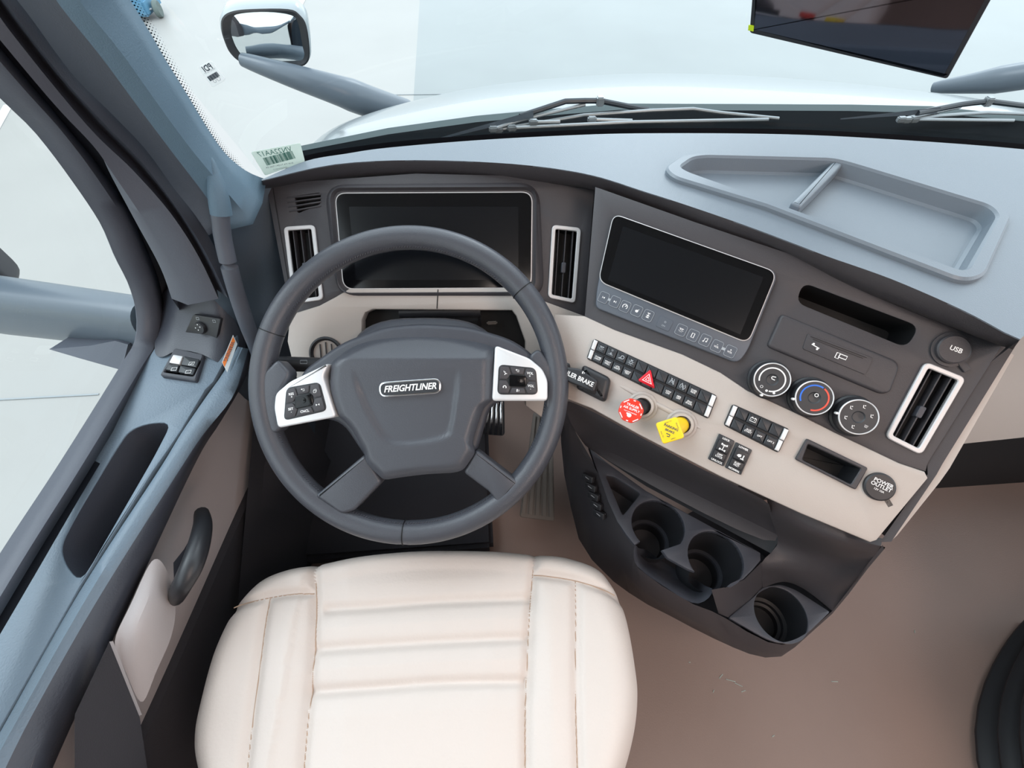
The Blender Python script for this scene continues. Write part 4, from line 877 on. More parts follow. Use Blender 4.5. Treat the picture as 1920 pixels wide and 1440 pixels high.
#@@WHEEL
# ================================================================== STEERING WHEEL
WC = CAM+FW*.686-RT*.1463-UP*.0015
WF = Frame(WC, -FW, RT)
sw_ = thing('steering_wheel', 'black leather steering wheel with silver button pods and oval badge', 'steering wheel', tuple(WC))
b = MB(RIML); R0, r0_ = .2105, .0178; rows = []
seams = [math.radians(a) for a in (40, 159, 268, 213, 327)]
for i in range(160):
    a = 2*math.pi*i/160; dmin = min(abs((a-s+math.pi) % (2*math.pi)-math.pi) for s in seams[:3]); k = 1-.05*math.exp(-(dmin/.008)**2)
    row = []
    for j in range(20):
        t = 2*math.pi*j/20; rr = r0_*k*(1-.06*max(0, math.cos(2*t)))
        rad_ = R0+rr*math.cos(t); row.append(WF.w(rad_*math.cos(a), rad_*math.sin(a), rr*1.08*math.sin(t)))
    rows.append(row)
rows.append(rows[0]); b.grid(rows, RIML, True); bmesh.ops.remove_doubles(b.bm, verts=b.bm.verts[:], dist=1e-6)
rim = b.build('rim', sw_, ang=80)
for s in seams[:3]:
    pts = []
    for j in range(21):
        t = 2*math.pi*j/20; rr = r0_*1.004*(1-.06*max(0, math.cos(2*t))); rad_ = R0+rr*math.cos(t); pts.append(WF.w(rad_*math.cos(s), rad_*math.sin(s), rr*1.08*math.sin(t)))
    b = MB(VOID); b.tube(pts, .0007, VOID, 5, False); b.build('rim_seam', rim)
for a0, a1 in ((48, 152), (170, 206), (220, 318), (332, 360)):
    n = int((a1-a0)/1.1); b = MB(DARK2); core = []
    for i in range(n):
        a = math.radians(a0+(a1-a0)*i/n); t = math.radians(148); rad_ = R0+r0_*math.cos(t)*.97; zz = r0_*1.03*math.sin(t); p = WF.w(rad_*math.cos(a), rad_*math.sin(a), zz); core.append(WF.w((rad_+.0004)*math.cos(a), (rad_+.0004)*math.sin(a), zz*.97))
        a2 = a+.010; r2_ = rad_-.002; b.tube([p, WF.w(r2_*math.cos(a2), r2_*math.sin(a2), zz*.97)], .0005, DARK2, 4)
    b.tube(core, .0007, DARK2, 4); b.build('stitching', rim)
# pad cover as a height field
def pillow(fr, outline, hf, m, center, rings=26, h0=-.02, href=.03):
    b = MB(m); rows = []
    for i in range(rings+1):
        s_ = i/rings; s_ = 1-(1-s_)**1.0
        s_ = math.sin(s_*math.pi/2)
        rows.append([fr.w(center[0]+(u-center[0])*s_, center[1]+(v-center[1])*s_, hf(center[0]+(u-center[0])*s_, center[1]+(v-center[1])*s_, s_)) for u, v in outline])
    rows.append([fr.w(u, v, h0) for u, v in outline]); b.grid(rows[1:], m, True)
    vc = b.bm.verts.new(rows[0][0]); b.bm.verts.ensure_lookup_table(); n = len(outline)
    for j in range(n): b.face([b.bm.verts[j], b.bm.verts[(j+1) % n], vc], m)
    return b
H = .030
cov = [(617, 680), (640, 655), (680, 632), (730, 621), (793, 617), (860, 626), (900, 638), (925, 650), (922, 752), (905, 766), (893, 800), (883, 834), (891, 850), (868, 884), (850, 889), (790, 892), (740, 899), (716, 903), (683, 872), (680, 852), (660, 815), (648, 797), (630, 782), (612, 730)]
rc = [0, .02, .03, .03, .03, .03, .02, .002, .004, .006, .01, .006, .008, .008, .01, .02, .02, .006, .006, .006, .01, .01, .006, .02]
co = rp(WF.ls(cov, H), rc, 3); co = [tuple(p[:2]) for p in resample([v3(p) for p in co+[co[0]]], 181)[:-1]]
cc_ = WF.l(770, 745, H); vcrease = WF.l(770, 672, H)[1]
ul = [v3(p) for p in WF.ls([(655, 690), (672, 745), (700, 800), (722, 828), (750, 836), (800, 832), (840, 820), (850, 800), (858, 750), (865, 690)], H)]
ul = smooth(ul, 4)
def segd(u, v, L_):
    best = 9; P = Vector((u, v))
    for i in range(len(L_)-1):
        a, c = L_[i].to_2d(), L_[i+1].to_2d(); d = c-a; t = max(0, min(1, (P-a).dot(d)/max(1e-12, d.length_squared))); best = min(best, (P-a-d*t).length)
    return best
def inside(u, v, L_):
    c = False; n = len(L_); j = n-1
    for i in range(n):
        if (L_[i].y > v) != (L_[j].y > v) and u < (L_[j].x-L_[i].x)*(v-L_[i].y)/(L_[j].y-L_[i].y)+L_[i].x: c = not c
        j = i
    return c
def covh(u, v, s_):
    h = H-.010*max(0, s_-.86)**2/.0196*1.0
    if v > vcrease: h -= (v-vcrease)*.75
    else: h -= .0
    d = segd(u, v, ul); ins = inside(u, v, ul); k = min(1, d/.007); k = k*k*(3-2*k)
    if ins: h -= .004*k*min(1, max(0, (ul[0].y-v)/.035))
    return h
cv_ = pillow(WF, co, covh, RIML, cc_, 44, -.01).build('airbag_cover', sw_, ang=60)
# badge
u, v = WF.l(769, 727, H); br = math.radians(4)
b = MB(CHRM); W_, H_ = .0425, .0105
pillb = [(u+x*math.cos(br)-y*math.sin(br), v+x*math.sin(br)+y*math.cos(br)) for x, y in rp([(-W_, -H_), (W_, -H_), (W_, H_), (-W_, H_)], .0105, 8)]
b.prism(WF, pillb, H-.006, H+.0012, CHRM, .001); b.prism(WF, inset(pillb, .0022), H, H+.0016, BTN, .0003, 1)
b.text(WF, u, v-.0001, 'FREIGHTLINER', .0122, WHT, H+.0018, br, shear=.3, off=.025, sx=.9, ext=.0003)
b.build('badge', cv_, label='chrome oval badge')
# pods
def pod(out, btn, lab, c, wins, labels):
    h = H-.003
    b = MB(SILV); o_ = rp(WF.ls(out, h), .006, 5); b.prism(WF, o_, -.005, h, SILV, .003); pd = b.build('button_pod', sw_, label='silver pod')
    b = MB(BTN); bo = rp(WF.ls(btn, h), .008, 5); b.prism(WF, bo, h-.004, h+.0008, BLKP, .0008); kb_ = b.build('button_frame', pd)
    # six keys around a glossy pad
    P = [Vector(p) for p in WF.ls(btn, h)]; A = lambda s_, t_: P[0].lerp(P[1], s_).lerp(P[3].lerp(P[2], s_), t_)
    cells = {'tl': [(0.04, .06), (.27, .05), (.34, .3), (.22, .48), (.04, .48)], 'bl': [(.04, .52), (.22, .52), (.33, .74), (.27, .95), (.04, .94)],
             't': [(.31, .05), (.69, .05), (.65, .28), (.37, .28)], 'b': [(.36, .76), (.66, .76), (.7, .95), (.31, .95)],
             'tr': [(.73, .05), (.96, .06), (.96, .48), (.79, .48), (.68, .3)], 'br': [(.79, .52), (.96, .52), (.96, .94), (.74, .95), (.69, .74)]}
    rt_ = math.atan2((P[1]-P[0]).y, (P[1]-P[0]).x)
    for nm, cl in cells.items():
        b = MB(BTN); pg = [A(*q) for q in cl]; b.prism(WF, rp([tuple(p) for p in pg], .0018, 3), h, h+.0022, DARK, .0006, 2)
        ce = sum(pg, Vector((0, 0)))/len(pg); t_ = labels[nm]
        if t_.startswith('@'): icon(b, WF, ce.x, ce.y, t_[1:], .0036, WHT, h+.0026, rt_)
        else: b.text(WF, ce.x, ce.y, t_, .0046, WHT, h+.0026, rt_, off=.02)
        b.build('key', kb_.parent)
    b = MB(GLS); b.prism(WF, rp([tuple(A(*q)) for q in ((.27, .3), (.73, .3), (.73, .72), (.27, .72))], .004, 4), h, h+.003, GLS, .0012)
    ce = A(.5, .5); b.lathe(WF.w(ce.x, ce.y, h), WF.n, [(.0038, .003), (.0034, .0042), (0, .0046)], GLS, 16); b.build('thumb_pad', kb_.parent)
pod([(617, 680), (543, 715), (516, 738), (513, 765), (520, 803), (630, 782), (605, 706)], [(537, 727), (600, 716), (614, 770), (532, 789)], 'l', 0, 0,
    {'tl': 'RES\n+', 'bl': 'SET\n-', 't': '@back', 'b': 'CNCL', 'tr': '@wins', 'br': '@fol'})
pod([(928, 647), (993, 672), (1017, 692), (1027, 713), (1027, 752), (922, 752)], [(935, 683), (1005, 690), (1009, 740), (932, 740)], 'r', 0, 0,
    {'tl': '@call', 'bl': '@end', 't': '@back', 'b': '@mic', 'tr': 'VOL\n+', 'br': 'VOL\n-'})
# spokes
def spoke(q, h0, h1, m, rad_=.006): b = MB(m); b.prism(WF, rp(WF.ls(q, h1), rad_, 5), h0, h1, m, .005, 4); return b.build('spoke', sw_)
spoke([(683, 852), (716, 903), (664, 958), (640, 965), (590, 930), (600, 922)], -.008, .018, RIML)
spoke([(893, 843), (868, 886), (920, 925), (935, 950), (975, 905), (960, 895)], -.008, .018, RIML)
spoke([(545, 700), (520, 672), (492, 700), (485, 740), (490, 800), (515, 815), (530, 800), (522, 740)], -.010, .015, RIML, .008)
spoke([(990, 668), (1010, 652), (1038, 690), (1046, 745), (1038, 775), (1022, 765), (1030, 720)], -.010, .015, RIML, .008)
# back hub body behind the pad
b = MB(RIML); hb = rp(WF.ls([(560, 700), (640, 642), (720, 612), (793, 606), (880, 612), (960, 636), (1010, 672), (1000, 740), (920, 756), (890, 860), (700, 880), (640, 790), (560, 780)], 0), .02, 5); b.prism(WF, hb, -.03, .004, DARK2, .008, 4); b.build('hub_back', sw_)

# ================================================================== STEERING COLUMN
colm = thing('steering_column', 'dark steering column shroud with stalk levers behind the wheel', 'steering column', tuple(WC+FW*.06))
b = MB(DARK2); 
def wring(s_, h, dy=0): return [WF.w(WF.l(785, 700)[0]+s_*.115*math.copysign(abs(math.cos(a))**.7, math.cos(a)), WF.l(785, 690)[1]+dy+s_*.078*math.copysign(abs(math.sin(a))**.7, math.sin(a)), h) for a in [2*math.pi*i/40 for i in range(40)]]
vv = b.grid([wring(.8, -.032), wring(.95, -.036), wring(1, -.045), wring(.95, -.085, -.01), wring(.7, -.16, -.03)], DARK2, True); b.face(vv[0], DARK2); b.build('shroud', colm, ang=60)
b = MB(DARK2); a_ = WF.w(*WF.l(690, 690, -.05), -.05); b.tube([a_, WF.w(*WF.l(605, 684, -.045), -.045), WF.w(*WF.l(515, 682, -.04), -.04)], [.007, .011, .012], BLKP, 14)
fr_ = Frame(WF.w(*WF.l(570, 680, -.03), -.03), WF.n, RT); b.line(fr_, rect(0, .001, .010, .005), .0006, GRYP, .0012, True); b.build('turn_signal_lever', colm)
b = MB(BLKP); p0 = WF.w(*WF.l(985, 700, -.05), -.05); p1 = WF.w(*WF.l(1064, 702, -.03), -.03); p2 = PP(1110, 722, BF.O+BF.n*.018, BF.n)
d_ = (p2-p1); nf = BF.n; lf = Frame(BF.O+BF.n*.018, BF.n, BF.ex)
b.tube([p0, p1, p2], [.009, .009, .004], BLKP, 14)
q = lf.ls([(1050, 686), (1086, 691), (1121, 714), (1114, 736), (1056, 712)], .0145); b.prism(lf, rp(q, .003, 3), -.006, .0145, BLKP, .003)
tu, tv = lf.l(1088, 707, .0145); ra = lf.l(1112, 718, .0145); r_ = math.atan2(ra[1]-tv, ra[0]-tu)
tq = lf.l(1079, 706, .0145); b.text(lf, tq[0], tq[1]-.0005, 'TRAILER BRAKE', .0092, WHT, .0149, r_, off=.02, sx=.86)
icon(b, lf, *lf.l(1094, 699, .0145), 'mic', .0035, WHT, .0149, r_); b.build('trailer_brake_lever', colm)
# pod end knob at rim right side
b = MB(BLKP); b.lathe(WF.w(*WF.l(1066, 690, -.03), -.03), RT, [(.012, -.02), (.013, 0), (.010, .004), (0, .005)], BLKP, 20); b.build('lever_knob', colm)
b = MB(BLKP); b.tube([WC-FW*-.18+Vector((0, .0, -.05)), WC+FW*.35+Vector((0, .12, -.25))], .035, RUB, 16); b.build('steering_shaft', colm)

#@@PEDALS
# ================================================================== PEDALS, FOOTWELL
def pedal(quad, z, name, label, m, ribs, chrome=False):
    P = [PZ(x, y, zz) for (x, y), zz in zip(quad, z)]; n_ = (P[1]-P[0]).cross(P[3]-P[0]); n_ = -n_ if n_.z < 0 else n_
    fr_ = Frame(sum(P, Vector())/4, n_, P[1]-P[0]); Q = [Vector(p) for p in fr_.ls(quad)]
    t = thing(name, label, 'pedal', tuple(fr_.O-Vector((0, 0, .06))))
    b = MB(m); b.prism(fr_, rp([tuple(p) for p in Q], .008, 4), -.012, 0, m, .003); b.build('pedal_plate', t)
    A = lambda s_, t_: Q[0].lerp(Q[1], s_).lerp(Q[3].lerp(Q[2], s_), t_)
    for k in range(ribs):
        s_ = (k+.5)/ribs; b = MB(m); w2 = .3/ribs; b.prism(fr_, [tuple(A(s_-w2, .04)), tuple(A(s_+w2, .04)), tuple(A(s_+w2, .96)), tuple(A(s_-w2, .96))], -.002, .004, CHRM if chrome else m, .001, 2); b.build('rib', t)
    b = MB(RUB); b.tube([A(.5, .3).to_3d() and fr_.w(*A(.5, .3), -.01), fr_.w(*A(.5, 0), -.10)+Vector((0, .15, .08))], .012, RUB, 10); b.build('pedal_arm', t)
pedal([(1000, 772), (1036, 775), (1040, 978), (974, 970)], (.20, .20, .06, .06), 'accelerator_pedal', 'tall ribbed rubber accelerator pedal right of the wheel hub', PEDL, 5)
pedal([(915, 745), (944, 750), (945, 818), (905, 815)], (.24, .24, .17, .17), 'brake_pedal', 'small brake pedal with bright metal edged ribs', RUB, 4, True)
# dark left footwell lining
b = MB(CARP); b.grid([[Vector((-.47, .9, .0)), Vector((-.47, .9, .55))], [Vector((-.47, .2, .0)), Vector((-.47, .2, .30))]], CARP)
b.box((-.25, .72, .02), (.46, .7, .05), CARP, bev=.01); b.build('trim_6', kind='structure')
b = MB(PEDL); p = PZ(532, 1048, .10); b.tube([p+Vector((0, .12, .04)), p], .006, PEDL, 10); b.box(p, (.03, .035, .014), PEDL, bev=.004)
b.build('seat_slide_handle', label='small grey handle on the floor at the front left of the cream seat', cat='handle')

#@@SEAT
# ================================================================== SEAT
ZS = .445
seat = thing('driver_seat', 'cream leather driver seat cushion with stitched panels', 'seat', (-.13, .0, 0))
so_px = [(588, 1050), (655, 1036), (720, 1028), (799, 1023), (919, 1024), (1003, 1031), (1063, 1036), (1125, 1057), (1155, 1090), (1176, 1130), (1190, 1180), (1202, 1250), (1207, 1300), (1203, 1360), (1188, 1430), (1160, 1520), (1120, 1700), (960, 1760), (775, 1770), (600, 1760), (430, 1700), (370, 1520), (347, 1431), (344, 1383), (353, 1330), (382, 1225), (416, 1150), (445, 1110), (483, 1077), (535, 1058)]
SFm = Frame(Vector((-.13, 0, ZS)), Vector((0, 0, 1)), Vector((1, 0, 0)))
sout = [p.to_2d() for p in resample(smooth([v3(SFm.l(*p)) for p in so_px], 5, True)+[v3(SFm.l(*so_px[0]))], 361)[:-1]]
sm = lambda l, h=0: [p for p in smooth([v3(SFm.l(*p)) for p in l], 4)]
seams_ = [sm([(588, 1052), (590, 1120), (588, 1180), (582, 1260), (573, 1350), (565, 1440), (556, 1560)]), sm([(1003, 1031), (999, 1075), (993, 1150), (989, 1240), (985, 1330), (985, 1440), (986, 1560)]),
          sm([(505, 1122), (496, 1170), (487, 1240), (475, 1330), (462, 1440), (450, 1560)]), sm([(1079, 1088), (1080, 1160), (1079, 1250), (1080, 1340), (1083, 1440), (1085, 1560)]),
          sm([(416, 1150), (450, 1133), (505, 1120), (550, 1113), (586, 1111)]), sm([(1001, 1077), (1030, 1080), (1079, 1088), (1130, 1104), (1170, 1125)])]
cross_ = [sm([(612, 1141), (700, 1136), (800, 1128), (900, 1124), (990, 1121)]), sm([(595, 1216), (700, 1209), (800, 1203), (900, 1198), (985, 1195)]), sm([(585, 1296), (700, 1289), (800, 1281), (900, 1278), (980, 1277)])]
for s_ in seams_+cross_: s_[:] = resample(s_, 12)
ctr = SFm.l(775, 1280)
def seath(u, v, s_):
    dc = min(segd(u, v, q) for q in seams_); dx_ = min(segd(u, v, q) for q in cross_)
    h = -.008*math.exp(-(dc/.006)**2)-.006*math.exp(-(dx_/.007)**2)+.004*min(1, dx_/.03)
    h += .006*min(1, dc/.05)*(1-max(0, s_-.85)/.15)
    if seams_[0][0].x-.01 < u and u < seams_[1][0].x+.01: h -= .010*max(0, 1-abs((u-ctr[0])/.19)**4)*(1 if s_ < .8 else max(0, (1-s_)/.2))
    e = max(0, (s_-.88)/.12); h -= .045*(1-math.sqrt(max(0, 1-e*e)))
    return h
b = MB(LEATH); rows = []; NR = 70
for i in range(1, NR+1):
    s_ = i/NR; s_ = s_ if s_ < .8 else s_
    rows.append([SFm.w(ctr[0]+(p.x-ctr[0])*s_, ctr[1]+(p.y-ctr[1])*s_, seath(ctr[0]+(p.x-ctr[0])*s_, ctr[1]+(p.y-ctr[1])*s_, s_)) for p in sout])
rows += [[SFm.w(p.x*.985+ctr[0]*.015, p.y*.985, -.075) for p in sout]]
def side_of(p):      # panel classification
    l = p-SFm.O; u, v = l.x, l.y
    def xat(L_):
        for a, c in zip(L_, L_[1:]):
            if (a.y-v)*(c.y-v) <= 0 and a.y != c.y: return a.x+(c.x-a.x)*(v-a.y)/(c.y-a.y)
        return L_[0].x if v > L_[0].y else L_[-1].x
    if u < xat(seams_[0]): return 'L'
    if u > xat(seams_[1]): return 'R'
    return 'C'
parts = {k: MB(LEATH) for k in 'LRC'}; cache = {k: {} for k in 'LRC'}
def pv(k, i, j):
    j %= 360
    if (i, j) not in cache[k]: cache[k][(i, j)] = parts[k].bm.verts.new(rows[i][j])
    return cache[k][(i, j)]
for i in range(len(rows)-1):
    for j in range(360):
        c_ = (rows[i][j]+rows[i+1][(j+1) % 360])/2; k = side_of(c_)
        parts[k].face([pv(k, i, j), pv(k, i, j+1), pv(k, i+1, j+1), pv(k, i+1, j)], LEATH)
vc = parts['C'].bm.verts.new(SFm.w(*ctr, seath(*ctr, 0)))
for j in range(360): parts['C'].face([pv('C', 0, j), pv('C', 0, j+1), vc], LEATH)
pc = parts['C'].build('center_panel', seat, ang=180); pl = parts['L'].build('side_bolster', seat, ang=180); pr = parts['R'].build('side_bolster', seat, ang=180)
sout3 = [Vector((p.x, p.y, 0)) for p in sout]
def stitch(L_, par, off, m=SEAM, r_=.0007, hh=0):
    b = MB(m); P = resample(L_, 60)
    pts = []
    for i, p in enumerate(P):
        d = (P[min(i+1, 59)]-P[max(i-1, 0)]).normalized(); q = Vector((-d.y, d.x, 0))*off; x, y = p.x+q.x, p.y+q.y
        dd = Vector((x, y))-Vector(ctr); ins_ = inside(ctr[0]+dd.x*1.035, ctr[1]+dd.y*1.035, sout3)
        if ins_: pts.append(SFm.w(x, y, seath(x, y, .5)+.0004+hh))
    b.tube(pts, r_, m, 6); return b.build('seam', par)
for k, s_ in enumerate(seams_):
    pts = [p for p in s_]
    if k in (0, 1): pts = resample(s_, 40)[3:]
    stitch(pts, (pl, pr, pl, pr, pl, pr)[k], 0, SEAM, .0009)
b = MB(SIDEL); sb = [SFm.w(p.x*.93+ctr[0]*.07, p.y*.93, -.07) for p in sout]; sb2 = [Vector((p.x*.8-.03, p.y*.8, .05)) for p in sb]
b.grid([sb, sb2, [Vector((p.x, p.y, 0)) for p in sb2]], SIDEL, True); b.build('seat_base', seat)

#@@MISC
# ================================================================== GRAB HANDLE
gh = thing('grab_handle', 'grey tubular grab handle on the left windshield pillar', 'grab handle', tuple(PY(460, 600, .58)))
hp = smooth([PY(x, y, yy) for x, y, yy in ((412, 385, .595), (417, 440, .585), (430, 500, .57), (447, 560, .56), (464, 610, .55), (480, 650, .55), (492, 690, .56))], 6)
b = MB(DARK2); b.tube(hp, .0115, FRAMEC, 18); b.build('grip', gh)
b2_ = MB(PILL); b2_.tube(smooth([PY(x, y, yy) for x, y, yy in ((394, 296, .628), (402, 330, .615), (409, 365, .602), (415, 402, .592))], 5), [.003+.0105*math.sin(min(1, i/14)*math.pi/2) for i in range(16)], PILL, 18); b2_.build('end_cap', gh)
b.bm if False else None
# ================================================================== STICKERS on the glass
def sticker(name, label, px4, yy, fill, draw):
    P = [PY(x, y, yy_) for (x, y), yy_ in zip(px4, yy)]; n_ = (P[1]-P[0]).cross(P[3]-P[0]); c_ = sum(P, Vector())/4
    if n_.dot(CAM-c_) < 0: n_ = -n_
    fr_ = Frame(c_, n_, P[1]-P[0]); q = fr_.ls(px4); b = MB(fill); b.prism(fr_, rp(q, .003, 4), -.0003, .0003, fill); draw(b, fr_, [Vector(p) for p in q]); return b.build(name, label=label, cat='sticker')
def d1(b, fr_, Q):
    A = lambda s_, t_: tuple(Q[0].lerp(Q[1], s_).lerp(Q[3].lerp(Q[2], s_), t_)); r_ = math.atan2((Q[1]-Q[0]).y, (Q[1]-Q[0]).x)
    b.text(fr_, *A(.5, .2), 'PDI', .0085, INK, .0006, r_, mirror=True, off=.02); b.text(fr_, *A(.5, .36), 'INSPECTED BY', .0024, GRYP, .0006, r_, mirror=True)
    for i in range(12): x, y = A(.15+.06*i, .62); b.prism(fr_, rect(x, y, .0007 if i % 3 else .0011, .005, r_), .0002, .0007, INK)
    b.text(fr_, *A(.52, .82), 'CFO', .0055, GRYP, .0006, r_, mirror=True)
sticker('inspection_sticker', 'small white sticker with barcode on the glass below the fender mirror', [(371, 126), (396, 113), (424, 149), (399, 164)], (.66, .66, .66, .66), STK, d1)
def d2(b, fr_, Q):
    A = lambda s_, t_: tuple(Q[0].lerp(Q[1], s_).lerp(Q[3].lerp(Q[2], s_), t_)); r_ = math.atan2((Q[1]-Q[0]).y, (Q[1]-Q[0]).x)
    b.text(fr_, *A(.45, .17), 'VN22AA17', .0112, GRN, .0006, r_, mirror=True, sx=.95)
    for i in range(44):
        x, y = A(.16+.0148*i, .48); b.prism(fr_, rect(x, y, random.choice((.0003, .0006, .0009)), .0125, r_), .0002, .0007, GRN)
    b.text(fr_, *A(.42, .78), 'N W ITA 7112M I TOG ZA', .0036, INK, .0006, r_, mirror=True); b.text(fr_, *A(.4, .92), 'WINDSHIELD', .0036, GRYP, .0006, r_, mirror=True)
sticker('barcode_label', 'pale green tinted label with long barcode in the lower windshield corner', [(470, 285), (563, 268), (572, 303), (497, 329)], (.715, .725, .735, .72), STKG, d2)
# ================================================================== MONITOR hanging at the top right
PK = PP(1256, 807, BF.O+BF.n*.034, BF.n); pm = CAM+ray(1566, 36)*(.62/900)
dn = ray(1566, 36).normalized(); nm = ((PK-pm).normalized()-dn).normalized()
MF = Frame(pm, nm, PP(1778, 148, pm, nm)-PP(1405, 62, pm, nm))
mon = thing('overhead_monitor', 'dark glossy monitor hanging in front of the windshield, top right', 'monitor', tuple(pm))
mq = MF.ls([(1405, 62), (1776, 149), (1880, -40), (1420, -130)])
b = MB(BLKP); b.prism(MF, rp(mq, .004, 4), -.02, 0, BLKP, .0015); b.build('casing', mon)
b = MB(SCRM); b.prism(MF, inset(rp(mq, .003, 3), .006), -.001, .0008, SCRM); b.build('screen', mon)
b = MB(LIME); b.prism(MF, MF.ls([(1404, 46), (1414, 48), (1413, 58), (1403, 56)]), 0, .0015, LIME); b.build('lime_sticker', mon, label='small lime green sticker')
b = MB(BLKP); b.tube([MF.w(MF.l(1600, -60)[0], MF.l(1600, -60)[1], -.02), Vector((pm.x+.05, pm.y-.1, 1.86))], .01, BLKP, 10); b.build('mount', mon)
# ================================================================== HOOD
sil = [(560, 300, 1.15), (603, 257, 1.3), (677, 217, 1.45), (773, 187, 1.6), (893, 158, 1.68), (1027, 143, 1.72), (1180, 131, 1.75), (1358, 134, 1.75), (1556, 149, 1.7), (1714, 170, 1.62), (1833, 188, 1.5), (1960, 220, 1.35), (2100, 260, 1.2)]
bas = [(560, 278), (600, 267), (660, 256), (727, 243), (850, 226), (960, 213), (1160, 196), (1374, 198), (1595, 200), (1746, 204), (1860, 212), (1960, 222), (2100, 240)]
crest = [PY(*p) for p in sil]; bs_ = [PZ(x, y, .715) for x, y in bas]
bs_[0] = crest[0]+Vector((.02, -.1, 0)); bs_[-1] = crest[-1]+Vector((-.02, -.1, 0))
mid = [a.lerp(c, .5)+Vector((0, 0, .022)) for a, c in zip(bs_, crest)]
f1 = [p+Vector(((p.x-.5)*.05, .25, -.13)) for p in crest]; f2 = [p+Vector(((p.x-.5)*.03, .4, -.45)) for p in crest]
b = MB(HOODM); b.grid([[p+Vector((0, -.01, -.04)) for p in bs_], bs_, mid, crest, f1, f2], HOODM)
hood = b.build('truck_hood', label='white truck hood reaching forward beyond the windshield', cat='hood', sub=2, ang=80)
# cowl
cw0 = [PZ(x, y, .76) for x, y in ((560, 284), (727, 252), (893, 229), (1060, 214), (1160, 206), (1374, 207), (1595, 208), (1746, 212), (2100, 243))]
cw1 = [PZ(x, y, .70) for x, y in ((556, 275), (727, 240), (893, 217), (1060, 202), (1160, 194), (1374, 195), (1595, 196), (1746, 199), (2100, 235))]
cwb = [PZ(x, y, .76) for x, y in ((575, 310), (727, 290), (893, 278), (1060, 268), (1160, 264), (1374, 264), (1595, 272), (1746, 280), (2100, 320))]
b = MB(COWLD); b.grid([cwb, [p+Vector((0, 0, 0)) for p in cw0]], COWLD); b.grid([cw0, cw1], COWL); b.build('windshield_cowl', label='grey and black cowl strip between hood and windshield', cat='cowl')
# ================================================================== WIPERS
def wiper(blade, arm, link, label):
    t = thing('windshield_wiper', label, 'wiper', tuple(PY(*arm[-1])), 'wipers at the base of the windshield')
    b = MB(WIPB); b.tube([PY(*p) for p in arm], [.005]*len(arm), WIPB, 8); a_ = b.build('arm', t)
    c_ = PY(*arm[len(arm)//2-0]) ; b = MB(WIPM); b.box(c_, (.014, .014, .016), WIPM, bev=.002); b.build('clip', a_)
    b = MB(WIPM)
    for l in link: b.tube([PY(*p) for p in l], .0032, WIPM, 8)
    for l in link: b.box(PY(*l[0]), (.016, .01, .01), WIPM, bev=.002)
    b.build('linkage', t)
    P = [PY(*p) for p in blade]; b = MB(MIRB); q = (P[1]-P[0]).normalized(); up = q.cross(Vector((0, -1, 0))).normalized()
    b.grid([[P[0]-up*.001, P[1]-up*.006], [P[0]+up*.001+Vector((0, 0, 0)), P[1]+up*.006]], MIRB); b.build('blade', t)
wiper([(808, 264, .86), (1000, 214, .90)], [(975, 218, .90), (1060, 190, .93), (1097, 189, .93), (1125, 189, .93), (1195, 203, .95), (1215, 206, .95)],
      [[(925, 242, .88), (975, 225, .9), (1097, 196, .93)], [(935, 243, .885), (1095, 216, .93), (1220, 207, .94), (1300, 204, .94), (1350, 211, .94), (1460, 222, .93)], [(1000, 229, .89), (1050, 228, .89)], [(1110, 224, .9), (1185, 226, .9)], [(960, 240, .885), (1180, 229, .89), (1440, 224, .9)]], 'left windshield wiper parked above the instrument cluster')
wiper([(1576, 223, .86), (1760, 207, .9)], [(1720, 212, .89), (1801, 196, .92), (1825, 193, .92), (1853, 190, .92), (1925, 199, .93), (2000, 205, .93)],
      [[(1690, 224, .89), (1801, 200, .92)], [(1700, 225, .89), (1760, 217, .9), (1850, 211, .9), (1940, 214, .9)], [(1715, 224, .89), (1900, 226, .89)]], 'right windshield wiper partly out of frame at the right')
# ================================================================== FENDER MIRRORS
fm = thing('fender_mirror', 'chrome backed oval mirror on a grey arm rising from the left of the hood', 'mirror', tuple(PY(700, 205, 1.7)))
HC = CAM+ray(498, 72)*(1.36/900); hn = (CAM-HC).normalized()
target = Vector((-2.6, -5, -1.4)); nmir = ((target-HC).normalized()*1.0+(CAM-HC).normalized()).normalized()
HFr = Frame(HC, nmir, Vector((1, -.1, 0)))
ho = [(415, 55), (416, 35), (432, 22), (470, 17), (540, 17), (562, 28), (575, 50), (581, 100), (574, 120), (555, 125), (500, 126), (455, 118), (432, 100), (420, 75)]
gi = [(430, 60), (433, 36), (450, 27), (500, 24), (545, 30), (558, 45), (566, 85), (570, 105), (562, 118), (530, 121), (490, 118), (455, 108), (442, 95), (433, 75)]
oo = [p.to_2d() for p in smooth([v3(HFr.l(*p)) for p in ho], 4, True)]; gg = [p.to_2d() for p in smooth([v3(HFr.l(*p)) for p in gi], 4, True)]
oo = [tuple(p) for p in oo]; gg = [tuple(p) for p in gg]
if poly_area(oo) < 0: oo = oo[::-1]; gg = gg[::-1]
b = MB(MIRH); ins = lambda k, dv=0: [(x*k, y*k+dv) for x, y in oo]
b.grid([[HFr.w(x, y, 0) for x, y in oo], [HFr.w(x, y, -.01) for x, y in ins(1.03, .004)], [HFr.w(x, y, -.05) for x, y in ins(1.0, .014)], [HFr.w(x, y, -.085) for x, y in ins(.75, .02)], [HFr.w(x, y, -.10) for x, y in ins(.3, .02)]], MIRH, True)
mh = b.build('mirror_shell', fm, ang=60, label='pale chrome shell')
b = MB(RUB); b.grid([[HFr.w(x, y, 0) for x, y in oo], [HFr.w(x, y, .002) for x, y in inset(oo, .004)], [HFr.w(x, y, -.006) for x, y in gg], [HFr.w(x, y, -.014) for x, y in gg]], RUB, True); b.build('mirror_rim', fm)
